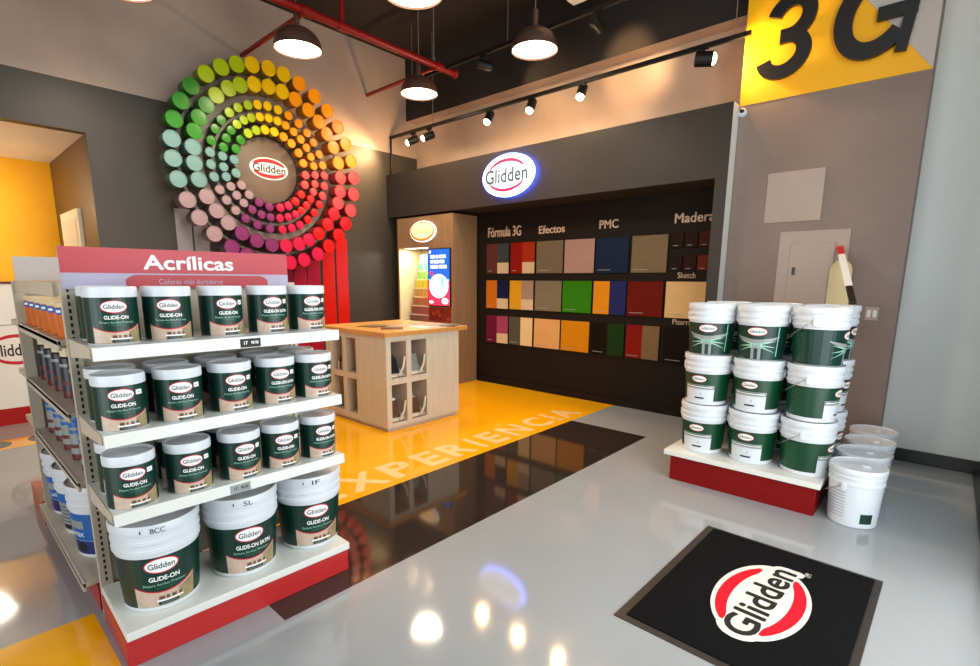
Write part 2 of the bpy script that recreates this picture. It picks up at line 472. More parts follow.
o = b.build('floor_decal', smooth=False); tag(o, 'yellow floor band with dark round spots before the white counter', 'floor decal')


# ================================================================== COLOUR WHEEL
WC = (2.987, 2.704)
b = MB(); wheel = empty('wheel_frame', (XL, WC[0], 0))
tag(wheel, 'taupe hub and grey hoops that carry the wheel of coloured cans on the wall', 'display frame')


def hoop(r1, r2, x0, x1, m):
    b = MB(); b.lathe([(r1, x0), (r1, x1), (r2, x1), (r2, x0), (r1, x0)], m, 72, 'x', (0, 0, WC[1])); return b


for r1, r2 in ((0.72, 0.80), (0.955, 0.985), (0.60, 0.63)): hoop(r1, r2, 0.205, 0.23, 'hoop').build('hoop', wheel)
b = MB(); b.lathe([(0, 0.0), (0.37, 0.0), (0.37, 0.205), (0.36, 0.21), (0, 0.21)], 'disc', 72, 'x', (0, 0, WC[1])); b.build('hub', wheel)
b = MB()
for k in range(12):
    a = 2 * PI * k / 12; c, s = math.cos(a), math.sin(a)
    b.tube([(0.215, 0.36 * s, WC[1] + 0.36 * c), (0.215, 1.0 * s, WC[1] + 1.0 * c)], 0.006, 'steel', 6)
    b.tube([(0, 0.76 * s, WC[1] + 0.76 * c), (0.215, 0.76 * s, WC[1] + 0.76 * c)], 0.008, 'steel', 6)
b.build('spokes', wheel)
b = MB()
d = Dec(b, plane_map((0.212, 0.025, 2.73), (0, 1, 0), (0, 0, 1), (1, 0, 0)), 0.0012)
d.logo(0, 0, 0.235, 0.125, 1); o = b.build('oval_logo', wheel, smooth=False); o['label'] = 'white oval plaque with red crescents reading Glidden'

SECT = [(-13.5, 13.5, 'yellow', (238, 196, 0)), (13.5, 48, 'amber', (250, 158, 4)), (48, 81.5, 'orange', (248, 140, 2)), (81.5, 115, 'coral', (214, 64, 64)), (115, 147, 'red', (206, 15, 10)),
        (147, 179, 'pink', (188, 22, 66)), (179, 216, 'purple', (118, 42, 96)), (216, 250, 'mauve', (152, 130, 136)), (250, 282, 'grey-blue', (108, 148, 148)), (282, 314, 'green', (40, 128, 20)), (314, 346.5, 'lime', (164, 190, 8))]


def sector(a):
    a %= 360
    for lo, hi, n, c in SECT:
        if lo <= a < hi or lo <= a - 360 < hi: return n, c
    return SECT[0][2:]


def wheel_can(rad, ln, colr, name):
    m = pm('can_' + name.replace('-', '_'), colr, 0.3)
    body_shade = pm('can_body_' + name.replace('-', '_'), tuple(int(v * 0.62) for v in colr), 0.4)  # shading of the can sides put into the body colour, darker than the lid
    b = MB(); b.lathe([(0, 0), (rad * 0.9, 0), (rad * 0.93, 0.01), (rad * 0.93, ln - 0.02)], body_shade, 24, 'x')
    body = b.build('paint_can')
    l = MB(); l.lathe([(rad * 0.93, ln - 0.022), (rad, ln - 0.02), (rad, ln - 0.003), (rad * 0.97, ln), (rad * 0.9, ln), (rad * 0.87, ln - 0.005), (rad * 0.4, ln - 0.003), (0, ln - 0.003)], m, 24, 'x')
    l.build('lid', body); return body


protos = {}
RO = [0, 9.4, 19.9, 31.3, 42.7, 53.9, 65.2, 76.4, 87.4, 98.5, 110, 120.5, 130.6, 142, 152.3, 163.4, 173.6, 183, 192.3, 201.6, 211.3, 223, 234.2, 244.8, 255.9, 266.5, 276.6, 287.1, 298.1, 308.7, 320.5, 330.8, 340.6, 349.9]
RS = [9.6, 20.4, 32.3, 43.4, 53.8, 64.6, 77, 88.5, 99.8, 110, 120, 131, 142.9, 153.7, 163.5, 174.6, 186.2, 198.1, 209.8, 221.2, 231.9, 242.6, 254.1, 264.7, 275.1, 285.9, 295.9, 306.5, 317, 328, 337.6, 348.2, 359.1]
RC = [9.9, 20.9, 32.6, 44.0, 54.5, 66.6, 77.7, 87.7, 98.5, 109.2, 119.5, 130.4, 141.5, 152.6, 162.7, 173.0, 185.9, 198.6, 210.8, 221.8, 233.2, 243.4, 254.8, 265.4, 275.8, 286.2, 297.7, 308.2, 319.3, 329.5, 340.0, 349.6, 359.4]
RD = [10.5, 21.2, 32.6, 44.0, 55.3, 66.8, 78.0, 88.8, 99.9, 110.3, 120.9, 131.2, 141.8, 151.8, 162.7, 173.9, 186.0, 197.1, 209.0, 220.5, 231.3, 242.1, 252.9, 263.4, 275.0, 285.1, 296.0, 307.2, 317.7, 328.0, 338.0, 348.8, 359.6]
RE = [7.8, 23.4, 38.4, 55.3, 71.9, 90.1, 105.8, 123.8, 140.1, 155.2, 169.9, 187.9, 204.8, 222.3, 238.9, 256.5, 275.2, 291.5, 307.5, 324.2, 338.4, 352.9]
RINGS = [(1.07, RO, 0.083, 0.18, (0, 0), 'outermost'), (0.873, RS, 0.080, 0.18, (0, 0.002), 'second'), (0.683, RC, 0.05, 0.10, (0.005, 0.007), 'third'), (0.554, RD, 0.048, 0.10, (0.006, 0.009), 'fourth'), (0.428, RE, 0.05, 0.10, (0.002, 0.002), 'innermost')]
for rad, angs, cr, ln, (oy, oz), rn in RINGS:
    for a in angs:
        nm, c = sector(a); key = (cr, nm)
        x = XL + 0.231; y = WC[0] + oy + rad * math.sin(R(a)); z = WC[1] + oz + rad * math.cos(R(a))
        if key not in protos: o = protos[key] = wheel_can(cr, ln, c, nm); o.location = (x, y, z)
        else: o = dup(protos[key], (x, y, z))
        tag(o, f'{nm} can in {rn} ring of the wall wheel, at minute {round(a / 6) % 60} of a clock', 'paint can', 'coloured cans of the wall wheel')

# coloured ribs below the wheel
RIBS = [(2.085, (172, 166, 170), 2.2, 'pale grey'), (2.262, (172, 166, 170), 2.1, 'pale grey'), (2.45, (118, 42, 96), 1.75, 'purple'), (2.64, (118, 42, 96), 1.68, 'purple'), (3.04, (150, 16, 56), 1.62, 'plum'), (3.24, (150, 16, 56), 1.65, 'plum'),
        (3.437, (170, 14, 56), 1.68, 'crimson'), (3.635, (188, 14, 62), 1.75, 'crimson'), (3.862, (214, 18, 12), 1.88, 'red'), (4.077, (220, 24, 16), 2.0, 'red')]
for k, (y, c, zt, nm) in enumerate(RIBS):
    b = MB(); b.box(XL, XL + 0.02, y - 0.092 if k > 1 else y - 0.08, y + 0.092 if k > 1 else y + 0.08, 0, zt, pm('rib_' + nm.replace(' ', '_'), tuple(int(v * 0.86) for v in c), 0.3))
    o = b.build('wall_rib', bevel=0.004)
    tag(o, f'{nm} vertical wall board under the can wheel, ' + ['outer one of the grey pair', 'inner one of the grey pair', 'outer one of the purple pair', 'inner one of the purple pair', 'outer one of the plum pair', 'inner one of the plum pair', 'fourth from the room corner', 'third from the room corner', 'second from the room corner', 'nearest the room corner'][k], 'wall board', 'coloured boards under the wheel')

# ================================================================== CEILING SERVICES
PZ, PX = 3.978, -4.9
pipe = empty('sprinkler_pipe', (0, 0, 0)); tag(pipe, 'red sprinkler pipe hanging below the dark ceiling with a capped end', 'pipe')
b = MB(); b.tube([(PX, -2.95, PZ), (PX, 4.88, PZ)], 0.038, 'pipe', 16); b.build('main_run', pipe)
b = MB(); b.lathe([(0, 4.86), (0.048, 4.86), (0.052, 4.87), (0.052, 4.90), (0, 4.905)], 'pipe', 20, 'z'); c = b.build('end_cap', pipe)
c.rotation_euler = (R(-90), 0, 0); c.location = (PX, 0, PZ)
for y, rad in ((2.872, 0.024), (4.60, 0.024)):
    b = MB(); b.tube([(PX, y, PZ), (XL, y, PZ)], rad, 'pipe', 12); b.tube([(PX, y - 0.06, PZ), (PX, y + 0.06, PZ)], 0.048, 'pipe', 16)
    b.build('branch', pipe)
b = MB(); b.tube([(PX, 3.27, PZ), (PX, 3.27, CE)], 0.026, 'pipe', 12); b.tube([(PX, 3.21, PZ), (PX, 3.33, PZ)], 0.048, 'pipe', 16); b.build('riser', pipe)
b = MB(); b.tube([(PX + 0.0, 4.53, PZ + 0.04), (PX, 4.53, CE)], 0.006, 'wire', 6); b.lathe([(0, 0), (0.03, 0.0), (0.03, 0.05), (0, 0.06)], 'steel', 12, 'z', (PX, 4.53, PZ + 0.03)); b.build('hanger', pipe)


def pendant(loc, label):
    x, y, z = loc; t = empty('pendant_lamp', loc)
    tag(t, label, 'pendant lamp', 'dome pendant lamps')
    D = 0.225
    b = MB()
    prof = [(0.03, 0.21), (0.05, 0.205)] + [(D * math.sin(a), 0.02 + 0.185 * math.cos(a)) for a in [R(15 + 75 * i / 8) for i in range(9)]] + [(D + 0.004, 0.0), (D - 0.004, 0.0), (D - 0.006, 0.012)] + [(D * 0.96 * math.sin(a), 0.015 + 0.175 * math.cos(a)) for a in [R(85 - 70 * i / 6) for i in range(7)]]
    b.lathe(prof[::-1], 'lampm', 40); b.build('shade', t)
    b = MB(); b.lathe([(0, 0.014), (D * 0.955, 0.014), (D * 0.955, 0.022), (0, 0.022)], 'disk', 40); b.build('diffuser', t)
    b = MB(); b.tube([(0, 0, 0.2), (0, 0, 0.36)], 0.028, 'lampm', 16); b.build('stem', t)
    b = MB(); b.tube([(0, 0, 0.35), (0, 0, CE - z - 0.02)], 0.005, 'wire', 6); b.build('cable', t)
    b = MB(); b.lathe([(0, CE - z - 0.03), (0.05, CE - z - 0.03), (0.06, CE - z), (0, CE - z)], 'blackm', 20); b.build('canopy', t)
    lamp('pendant_light', 'SPOT', (x, y, z - 0.01), PEND, (1.0, 0.80, 0.56), 0.2, (x, y, 0), spot=165, blend=0.6)


PEND = 140
pendant((-5.0, 2.82, 3.65), 'bronze dome pendant lamp above the can wheel, first along the red pipe')
pendant((-5.06, 4.43, 3.66), 'bronze dome pendant lamp beside the capped end of the red pipe')
pendant((-3.29, 4.38, 3.655), 'bronze dome pendant lamp in front of the dark soffit, above the lit oval sign')
pendant((-3.25, 2.80, 3.555), 'bronze dome pendant lamp cut by the top edge of the photo')

pendant((-5.0, 1.36, 3.65), 'bronze dome pendant lamp before the bare tan wall, only its glowing rim showing')

# lighting track over the fascia
TY, TZ = 4.98, 3.49
tr = empty('lighting_track', (0, 0, 0)); tag(tr, 'long thin black lighting track hung in front of the tan upper wall', 'lighting track')
b = MB(); b.box(XL + 0.02, -1.49, TY - 0.018, TY + 0.018, TZ - 0.018, TZ + 0.018, 'blackm'); b.build('rail', tr)
b = MB(); b.tube([(XL + 0.03, TY, TZ), (XL + 0.03, TY, 2.96)], 0.014, 'blackm', 8); b.build('drop', tr)
for x in (-5.42, -1.62):
    b = MB(); b.tube([(x, TY, TZ), (x, TY, CE)], 0.004, 'wire', 6); b.build('hanger', tr)


def spot(loc, aim, label, lit=True, power=30, L=0.16, rad=0.05, parent_z=TZ, group='track spotlights', cone=150, glow=0):
    """small cylinder head on a bracket; loc = hinge point"""
    t = empty('track_spotlight', loc); tag(t, label, 'spotlight', group)
    dirv = (Vector(aim) - Vector(loc)).normalized()
    q = dirv.to_track_quat('Z', 'Y').to_matrix().to_4x4()
    b = MB(); b.tube([(0, 0, 0), (0, 0, parent_z - 0.017 - loc[2])], 0.012, 'blackm', 8); b.box(-0.04, 0.04, -0.016, 0.016, parent_z - loc[2] - 0.045, parent_z - loc[2] - 0.017, 'blackm'); b.build('bracket', t)
    b = MB(); b.lathe([(0, -L * 0.45), (rad * 0.9, -L * 0.45), (rad, -L * 0.4), (rad, L * 0.55), (rad * 0.9, L * 0.55), (rad * 0.85, L * 0.35), (0, L * 0.35)], 'blackm', 24)
    h = b.build('head', t); h.matrix_local = q
    b = MB(); b.lathe([(0, L * 0.74), (rad * 0.45, L * 0.71), (rad * 0.8, L * 0.6), (rad * 0.84, L * 0.4), (0, L * 0.4)], 'bulb' if lit else 'blackm', 20)
    g = b.build('bulb', t); g.matrix_local = q
    if power:
        lamp('spot_beam', 'SPOT', Vector(loc) + dirv * (L * 0.8), power, WARM, 0.05, aim, spot=cone, blend=0.7)
        if glow: lamp('bulb_glow', 'POINT', Vector(loc) + dirv * (L * 0.8), glow, WARM, 0.04)


SP = 45
spot((-5.83, TY, 3.37), (-6.7, 3.6, 2.6), 'black track spotlight aimed at the can wheel, nearer the corner of the pair', power=60, cone=110, glow=12)
spot((-5.50, TY, 3.37), (-6.5, 3.3, 2.5), 'black track spotlight aimed at the can wheel, second of the corner pair', power=60, cone=110, glow=12)
spot((-4.41, TY, 3.40), (-4.2, 3.9, 1.9), 'glowing track spotlight above the lit oval sign', power=SP, glow=17)
spot((-3.77, TY, 3.40), (-3.5, 3.9, 1.9), 'glowing track spotlight, middle one of the three shining downward', power=SP, glow=17)
spot((-3.11, TY, 3.40), (-2.9, 3.9, 1.9), 'glowing track spotlight, last of the three shining downward, toward the yellow sign', power=SP, glow=17)
spot((-1.856, TY - 0.045, 3.37), (-0.956, 5.235, 3.25), 'square black track spotlight beside the yellow painted field', lit=True, power=120, L=0.15, rad=0.062, cone=130)
# second, higher track
T2Y, T2Z = 4.7, 3.985
tr2 = empty('ceiling_track', (0, 0, 0)); tag(tr2, 'dim black lighting track high against the dark ceiling', 'lighting track')
b = MB(); b.box(-5.6, -2.0, T2Y - 0.018, T2Y + 0.018, T2Z - 0.018, T2Z + 0.018, 'blackm'); b.build('rail', tr2)
for x in (-5.5, -3.9, -2.1):
    b = MB(); b.tube([(x, T2Y, T2Z), (x, T2Y, CE)], 0.004, 'wire', 6); b.build('hanger', tr2)
spot((-4.25, T2Y, 3.86), (-3.85, 5.3, 3.75), 'dim black spotlight on the upper track beside the lamp by the soffit', lit=False, power=16, parent_z=T2Z, group='upper track spotlights', cone=70)
spot((-2.80, T2Y, 3.86), (-2.78, 5.3, 3.74), 'black spotlight on the upper track making a bright pool on the soffit', lit=False, power=40, parent_z=T2Z, group='upper track spotlights', cone=75)
b = MB(); b.box(-3.19, -2.55, 4.25, 4.89, 4.2, 4.23, 'shelf'); b.box(-3.17, -2.57, 4.27, 4.87, 4.23, CE, 'ceil')
o = b.build('air_diffuser', bevel=0.004); tag(o, 'pale square panel set below the dark ceiling at the top of the photo', 'ceiling panel')

# security camera on the edge of the partition
sc = empty('security_camera', (-1.52, W3, 2.885)); tag(sc, 'small white dome security camera at the corner of the partition', 'security camera')
b = MB(); b.lathe([(0, 0), (0.036, 0), (0.036, 0.03), (0.02, 0.055), (0, 0.06)], 'plastic', 20, '-y'); b.build('housing', sc)
b = MB(); b.lathe([(0, 0.05), (0.018, 0.05), (0.016, 0.066), (0, 0.07)], 'ink', 14, '-y', (0.006, 0, 0.004)); b.build('lens', sc)

# ================================================================== FASCIA SIGN
sg = empty('backlit_sign', (-4.0, F, 2.655)); tag(sg, 'glowing white oval sign with blue halo on the charcoal fascia', 'sign')
b = MB(); b.lathe([(0, 0.02), (0.98, 0.02), (1, 0.03), (1, 0.05), (0.98, 0.055), (0, 0.055)], 'blueled', 48, '-y')
for i, v in enumerate(b.v): b.v[i] = (v[0] * 0.392, v[1], v[2] * 0.242)
b.build('led_backing', sg)
b = MB(); b.lathe([(0, 0.05), (1, 0.05), (1, 0.068), (0.985, 0.072), (0, 0.072)], 'signw', 48, '-y')
for i, v in enumerate(b.v): b.v[i] = (v[0] * 0.37, v[1], v[2] * 0.222)
b.build('face', sg)
b = MB(); d = Dec(b, plane_map((0, -0.073, 0), (1, 0, 0), (0, 0, 1), (0, -1, 0)), 0.001)
d.arcs(0, 0, 0.30, 0.185, 'signr', 1, 0.95, 0.8, 0.42); d.text('Glidden', -0.005, 0, 0.64, 0.165, 'signt', 1, 0.024, 0.0); b.build('lettering', sg, smooth=False)
for x in (-0.2, 0.2): b = MB(); b.tube([(x, 0, 0), (x, -0.05, 0)], 0.01, 'steel', 8); b.build('standoff', sg)

# ================================================================== SAMPLE WALL
PN = plane_map((0, YB, 0), (1, 0, 0), (0, 0, 1), (0, -1, 0))


def wall_text(s, x0, x1, z0, z1, label, bold=0.01):
    b = MB(); vs, fs = glyphs(s, bold, 0.5); out = [((x0 + x1) / 2 + x * (x1 - x0), YB - 0.001 - 0.008 * (z + 0.5), (z0 + z1) / 2 + y * (z1 - z0)) for x, y, z in vs]
    b.add(out, fs, 'sign'); o = b.build('wall_lettering', smooth=False); tag(o, label, 'lettering', 'headings on the sample wall')


wall_text('Fórmula 3G', -4.767, -4.20, 2.015, 2.145, 'beige heading Fórmula 3G on the black sample wall', 0.015)
wall_text('Efectos', -3.912, -3.53, 2.018, 2.115, 'beige heading Efectos on the black sample wall', 0.015)
wall_text('PMC', -3.062, -2.826, 2.027, 2.124, 'beige heading PMC on the black sample wall', 0.015)
wall_text('Madera', -2.19, -1.79, 2.031, 2.128, 'beige heading Madera on the black sample wall', 0.015)
wall_text('Sketch', -2.119, -1.937, 1.474, 1.533, 'small beige word Sketch above the cream sample board', 0.0)
wall_text('Pizarra', -2.139, -1.94, 0.992, 1.047, 'small beige word Pizarra above the black sample board', 0.0)


def board(x0, x1, z0, z1, fields, label, marks):
    """fields: list of (u0, u1, v0, v1, rgb, name) in board fractions"""
    t = MB(); t.box(x0, x1, YB - 0.018, YB, z0, z1, 'blackm'); o = t.build('sample_board', bevel=0.002)
    tag(o, label, 'sample board', 'paint sample boards')
    for u0, u1, v0, v1, c, n in fields:
        f = MB(); W, H = x1 - x0, z1 - z0; e = 0.0
        f.box(x0 + u0 * W, x0 + u1 * W, YB - 0.0215, YB - 0.018, z0 + v0 * H, z0 + v1 * H, pm('sample_' + n, tuple(int(v * 0.9) for v in c), 0.55)); f.build('colour_field', o)
    f = MB(); d = Dec(f, PN, 0.001)
    for mx, mz, mw, mm in marks[:1]: d.strip(x0 + mx, x0 + mx + mw, z0 + mz, z0 + mz + 0.007, mm, 22.5, 6)
    if f.v: f.build('caption', o, smooth=False)
    return o


def pair(x0, z0, z1, a, b_, na, nb, label, sw=True, wid=0.39):
    fl = [(0, 0.5, 0, 1, a, na)]
    if sw: fl += [(0.5, 1, 0.36, 1, b_, nb), (0.5, 1, 0, 0.36, (226, 198, 160), 'card_cream')]
    else: fl += [(0.5, 1, 0, 1, b_, nb)]
    board(x0, x0 + wid, z0, z1, fl, label, [(0.02, 0.03, 0.08, 'silver'), (0.215, 0.17, 0.08, 'silver')] if sw else [(0.02, 0.025, 0.13, 'silver')])


def single(x0, z0, z1, c, n, label, wid=0.40):
    board(x0, x0 + wid, z0, z1, [(0, 1, 0, 1, c, n)], label, [(0.03, 0.03, 0.16, 'silver'), (0.03, 0.018, 0.09, 'silver')])


r1, r2, r3 = (1.532, 1.925), (1.06, 1.438), (0.585, 0.957)
pair(-4.778, *r1, (104, 52, 46), (62, 70, 72), 'brown', 'slate', 'brown and slate sample board under the Fórmula 3G heading, outer one')
pair(-4.352, *r1, (150, 22, 12), (176, 50, 14), 'brick', 'rust', 'brick red and rust sample board under the Fórmula 3G heading')
pair(-4.78, *r2, (216, 118, 26), (22, 28, 66), 'tangerine', 'ink_blue', 'orange and navy sample board in the middle row')
pair(-4.36, *r2, (228, 168, 32), (172, 144, 118), 'mustard', 'sand', 'yellow and sand sample board in the middle row')
pair(-4.776, *r3, (110, 24, 60), (166, 72, 104), 'wine', 'rose', 'wine and rose sample board in the bottom row')
board(-4.362, -3.972, *r3, [(0, 0.5, 0, 1, (84, 88, 72), 'sage'), (0.5, 1, 0, 1, (240, 214, 160), 'pale_straw')], 'dark sage and straw sample board in the bottom row', [(0.02, 0.03, 0.13, 'silver'), (0.215, 0.13, 0.06, 'photo2'), (0.215, 0.03, 0.1, 'photo2')])
single(-3.93, *r1, (124, 108, 86), 'taupe', 'taupe sample board under the Efectos heading', 0.395)
single(-3.51, *r1, (186, 146, 134), 'dusty_pink', 'dusty pink sample board beside the taupe one', 0.405)
single(-3.94, *r2, (130, 120, 98), 'khaki_grey', 'khaki grey sample board in the middle row', 0.40)
single(-3.52, *r2, (52, 132, 10), 'leaf_green', 'bright green sample board in the middle row', 0.40)
single(-3.942, *r3, (232, 176, 112), 'peach', 'peach sample board in the bottom row', 0.395)
single(-3.525, *r3, (216, 140, 14), 'gold', 'golden yellow sample board in the bottom row', 0.395)
single(-3.082, *r1, (24, 40, 66), 'petrol', 'dark petrol blue sample board under the PMC heading', 0.405)
single(-2.64, *r1, (132, 112, 84), 'olive_taupe', 'olive taupe sample board between the blue one and the wood samples', 0.40)
pair(-3.092, *r2, (238, 150, 20), (36, 44, 100), 'sunflower', 'royal', 'sunflower and royal blue sample board in the middle row', False, 0.41)
single(-2.662, *r2, (110, 20, 8), 'oxblood', 'oxblood red sample board in the middle row', 0.405)
pair(-3.092, *r3, (20, 12, 8), (26, 56, 18), 'coal', 'forest', 'black and forest green sample board in the bottom row', False, 0.415)
pair(-2.652, *r3, (138, 24, 10), (132, 106, 76), 'cherry', 'mushroom', 'cherry red and mushroom sample board in the bottom row', False, 0.385)
single(-2.227, *r2, (238, 196, 136), 'cream_board', 'large cream sample board under the word Sketch', 0.412)
single(-2.216, 0.575, 0.965, (16, 12, 10), 'chalkboard', 'large black sample board under the word Pizarra', 0.41)
wc = [((40, 22, 16), 'wenge'), ((44, 20, 18), 'ebony'), ((76, 28, 16), 'mahogany'), ((34, 22, 18), 'walnut_dark'), ((52, 20, 18), 'rosewood'), ((116, 40, 18), 'cherrywood')]
wl = ['wenge', 'ebony', 'mahogany', 'dark walnut', 'rosewood', 'reddish cherry']
for k in range(6):
    x0 = (-2.206, -2.064, -1.922)[k % 3]; z0 = (1.787, 1.553)[k // 3]
    board(x0, x0 + 0.127, z0, z0 + 0.148, [(0, 1, 0, 1, wc[k][0], wc[k][1])], f'small {wl[k]} wood sample, {("upper", "lower")[k // 3]} row under the Madera heading', [(0.025, 0.015, 0.05, 'silver')])

# ================================================================== TALL COLOUR CABINET
cb = empty('colour_cabinet', (0, 0, 0)); tag(cb, 'tall light walnut cabinet with lit niche in the corner of the sample wall', 'cabinet')
cx0, cx1, cy0, cy1, ct = -6.125, -4.96, 4.895, YB - 0.022, 2.312
b = MB()
b.box(cx0, cx0 + 0.025, cy0, cy1, 0, ct, 'wood'); b.box(-5.445, cx1, cy0, cy1, 0, ct, 'wood'); b.box(cx0 + 0.025, -5.445, cy0, cy1, 1.895, ct, 'wood'); b.box(cx0 + 0.025, -5.445, cy0, cy1, 0, 0.79, 'wood')
b.box(cx0 + 0.025, -5.445, cy1 - 0.02, cy1, 0.79, 1.895, 'pine'); b.box(cx0 + 0.025, cx0 + 0.03, cy0 + 0.005, cy1 - 0.02, 0.79, 1.895, 'pine')
b.build('carcass', cb, smooth=False)
b = MB(); b.box(-6.03, -5.5, cy0 + 0.05, cy0 + 0.18, 1.886, 1.8945, 'scrw'); b.build('niche_light', cb)
lamp('niche_glow', 'AREA', (-5.77, cy0 + 0.11, 1.88), 7, (1, 0.93, 0.74), 0.5, (-5.77, cy0 + 0.13, 0), 0.12)
# tiers of colour cards inside the niche
tiers = [(150, 214, 226), (126, 206, 172), (158, 206, 110), (226, 206, 60), (214, 164, 84), (190, 118, 84), (160, 92, 84), (140, 96, 84)]
for k, c in enumerate(tiers):
    z1 = 1.82 - k * 0.128; yf = 5.2 - k * 0.031; zb = z1 - 0.128
    rack = empty('colour_card_tier', (-5.98, yf, zb)); tag(rack, f'{["sky blue", "mint green", "leaf green", "yellow", "ochre", "terracotta", "dusty red", "brown"][k]} tier of colour cards on the sloping rack in the lit niche', 'colour cards', 'tiers of colour cards')
    n = 6; W = 0.525 / n
    for j in range(n):
        cc = tuple(min(255, int(v * (0.86 + 0.06 * j))) for v in c)
        b = MB(); b.box(j * W + 0.003, (j + 1) * W - 0.003, 0, 0.03, 0.014, 0.124, pm(f'card_{k}_{j}', cc, 0.4)); b.build('colour_card', rack)
    b = MB(); b.box(0, 0.525, -0.004, 0.15 if k else 0.1, 0, 0.014, 'pine'); b.build('ledge', rack, smooth=False)
# screen
sc = empty('advert_screen', (-5.218, cy0, 1.473)); tag(sc, 'upright lit advertising screen, blue and red, on the walnut cabinet', 'screen')
b = MB(); b.box(-0.228, 0.228, -0.02, 0, -0.395, 0.395, 'blackm'); b.build('bezel', sc, bevel=0.004)
b = MB(); d = Dec(b, plane_map((0, -0.0205, 0), (0.95, 0, 0), (0, 0, 0.965), (0, -1, 0)), 0.0006)
d.strip(-0.222, 0.222, -0.395, 0.395, 'scrb', 1, 2); d.strip(-0.222, 0.222, -0.395, -0.02, 'scrl', 2, 2); d.strip(-0.222, 0.222, -0.395, lambda u: -0.27 + 0.25 * u * u / 0.05, 'scrr', 3, 10)
d.ellipse(0, -0.12, 0.20, 0.17, 'scrw', 4); d.strip(0.05, 0.1, -0.12, 0.0, 'scrl', 5, 1); d.strip(-0.222, 0.222, -0.395, lambda u: -0.31 + 0.4 * u * u, 'scrr', 5, 10)
d.ellipse(-0.15, 0.06, 0.03, 0.03, 'scrr', 5); d.ellipse(0.13, -0.33, 0.07, 0.045, 'scrw', 6); d.ellipse(-0.16, -0.35, 0.05, 0.02, 'scrw', 6); d.ellipse(-0.18, 0.36, 0.022, 0.022, 'scrw', 6)
for z, ws in ((0.27, (0.1, 0.04, 0.14)), (0.2, (0.05, 0.12, 0.08)), (0.13, (0.16, 0.16))):
    x = -0.17
    for wd in ws: d.strip(x, x + wd, z, z + 0.045, 'scrw', 6, 3); x += wd + 0.02
b.build('display', sc, smooth=False)
pb = MB(); pb.box(-5.44, -5.0, cy0 - 0.012, cy0, 0.87, 1.06, pm('dark_red_collage', (120, 42, 24), 0.4)); o = pb.build('picture_panel'); tag(o, 'dark red picture panel just below the advertising screen', 'picture')
f = MB(); d = Dec(f, plane_map((-5.22, cy0 - 0.012, 0.965), (1, 0, 0), (0, 0, 1), (0, -1, 0)), 0.001)
for k in range(9): d.ellipse(random.uniform(-0.19, 0.19), random.uniform(-0.06, 0.06), random.uniform(0.02, 0.04), random.uniform(0.02, 0.03), pm('collage_rust', (160, 70, 40)) if k % 2 else 'maroon', 1 + k * 0.2, 10)
f.build('print', o, smooth=False)
# lit oval on the cabinet
ls = empty('cabinet_sign', (-5.545, cy0, 2.105)); tag(ls, 'warm glowing oval sign with orange ring at the top of the walnut cabinet', 'sign')
b = MB(); b.lathe([(0, 0.0), (1, 0.0), (1, 0.02), (0.98, 0.025), (0, 0.025)], 'scrw', 40, '-y')
for i, v in enumerate(b.v): b.v[i] = (v[0] * 0.265, v[1], v[2] * 0.145)
b.build('rim', ls)
b = MB(); d = Dec(b, plane_map((0, -0.026, 0), (1, 0, 0), (0, 0, 1), (0, -1, 0)), 0.001)
d.ellipse(0, 0, 0.25, 0.132, 'csignr', 1); d.ellipse(0, 0.012, 0.222, 0.106, 'csign', 2); d.text('Glidden', 0, 0.012, 0.36, 0.075, 'csignt', 3); b.build('face', ls, smooth=False)

# ================================================================== KIOSK COUNTER
kk = empty('display_counter', (0, 0, 0)); tag(kk, 'square pale wood counter with honey oak top and open pigeonholes on the yellow floor', 'counter')
kx0, kx1, ky0, ky1, kt = -4.84, -3.80, 2.87, 3.83, 0.92
b = MB()
# +X face with four holes
hy = [(2.928, 3.113), (3.175, 3.372)]; hz = [(0.08, 0.455), (0.516, 0.868)]
t = 0.02


def face_x(b, x, y0, y1, z0, z1, holes, depth):
    yb = sorted({y0, y1, *[v for h in holes[0] for v in h]}); zb = sorted({z0, z1, *[v for h in holes[1] for v in h]})
    for i in range(len(yb) - 1):
        for j in range(len(zb) - 1):
            ym, zm = (yb[i] + yb[i + 1]) / 2, (zb[j] + zb[j + 1]) / 2
            if any(a < ym < c for a, c in holes[0]) and any(a < zm < c for a, c in holes[1]): continue
            b.add([(x, yb[i], zb[j]), (x, yb[i + 1], zb[j]), (x, yb[i + 1], zb[j + 1]), (x, yb[i], zb[j + 1])], [(0, 1, 2, 3)], 'kiosk')
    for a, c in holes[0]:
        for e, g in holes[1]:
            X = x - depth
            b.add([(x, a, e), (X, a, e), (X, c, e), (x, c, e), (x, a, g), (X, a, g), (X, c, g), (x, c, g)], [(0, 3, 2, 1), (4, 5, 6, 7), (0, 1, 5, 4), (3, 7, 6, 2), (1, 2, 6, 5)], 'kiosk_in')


face_x(b, kx1, ky0, ky1, 0.035, kt, (hy, hz), 0.3)
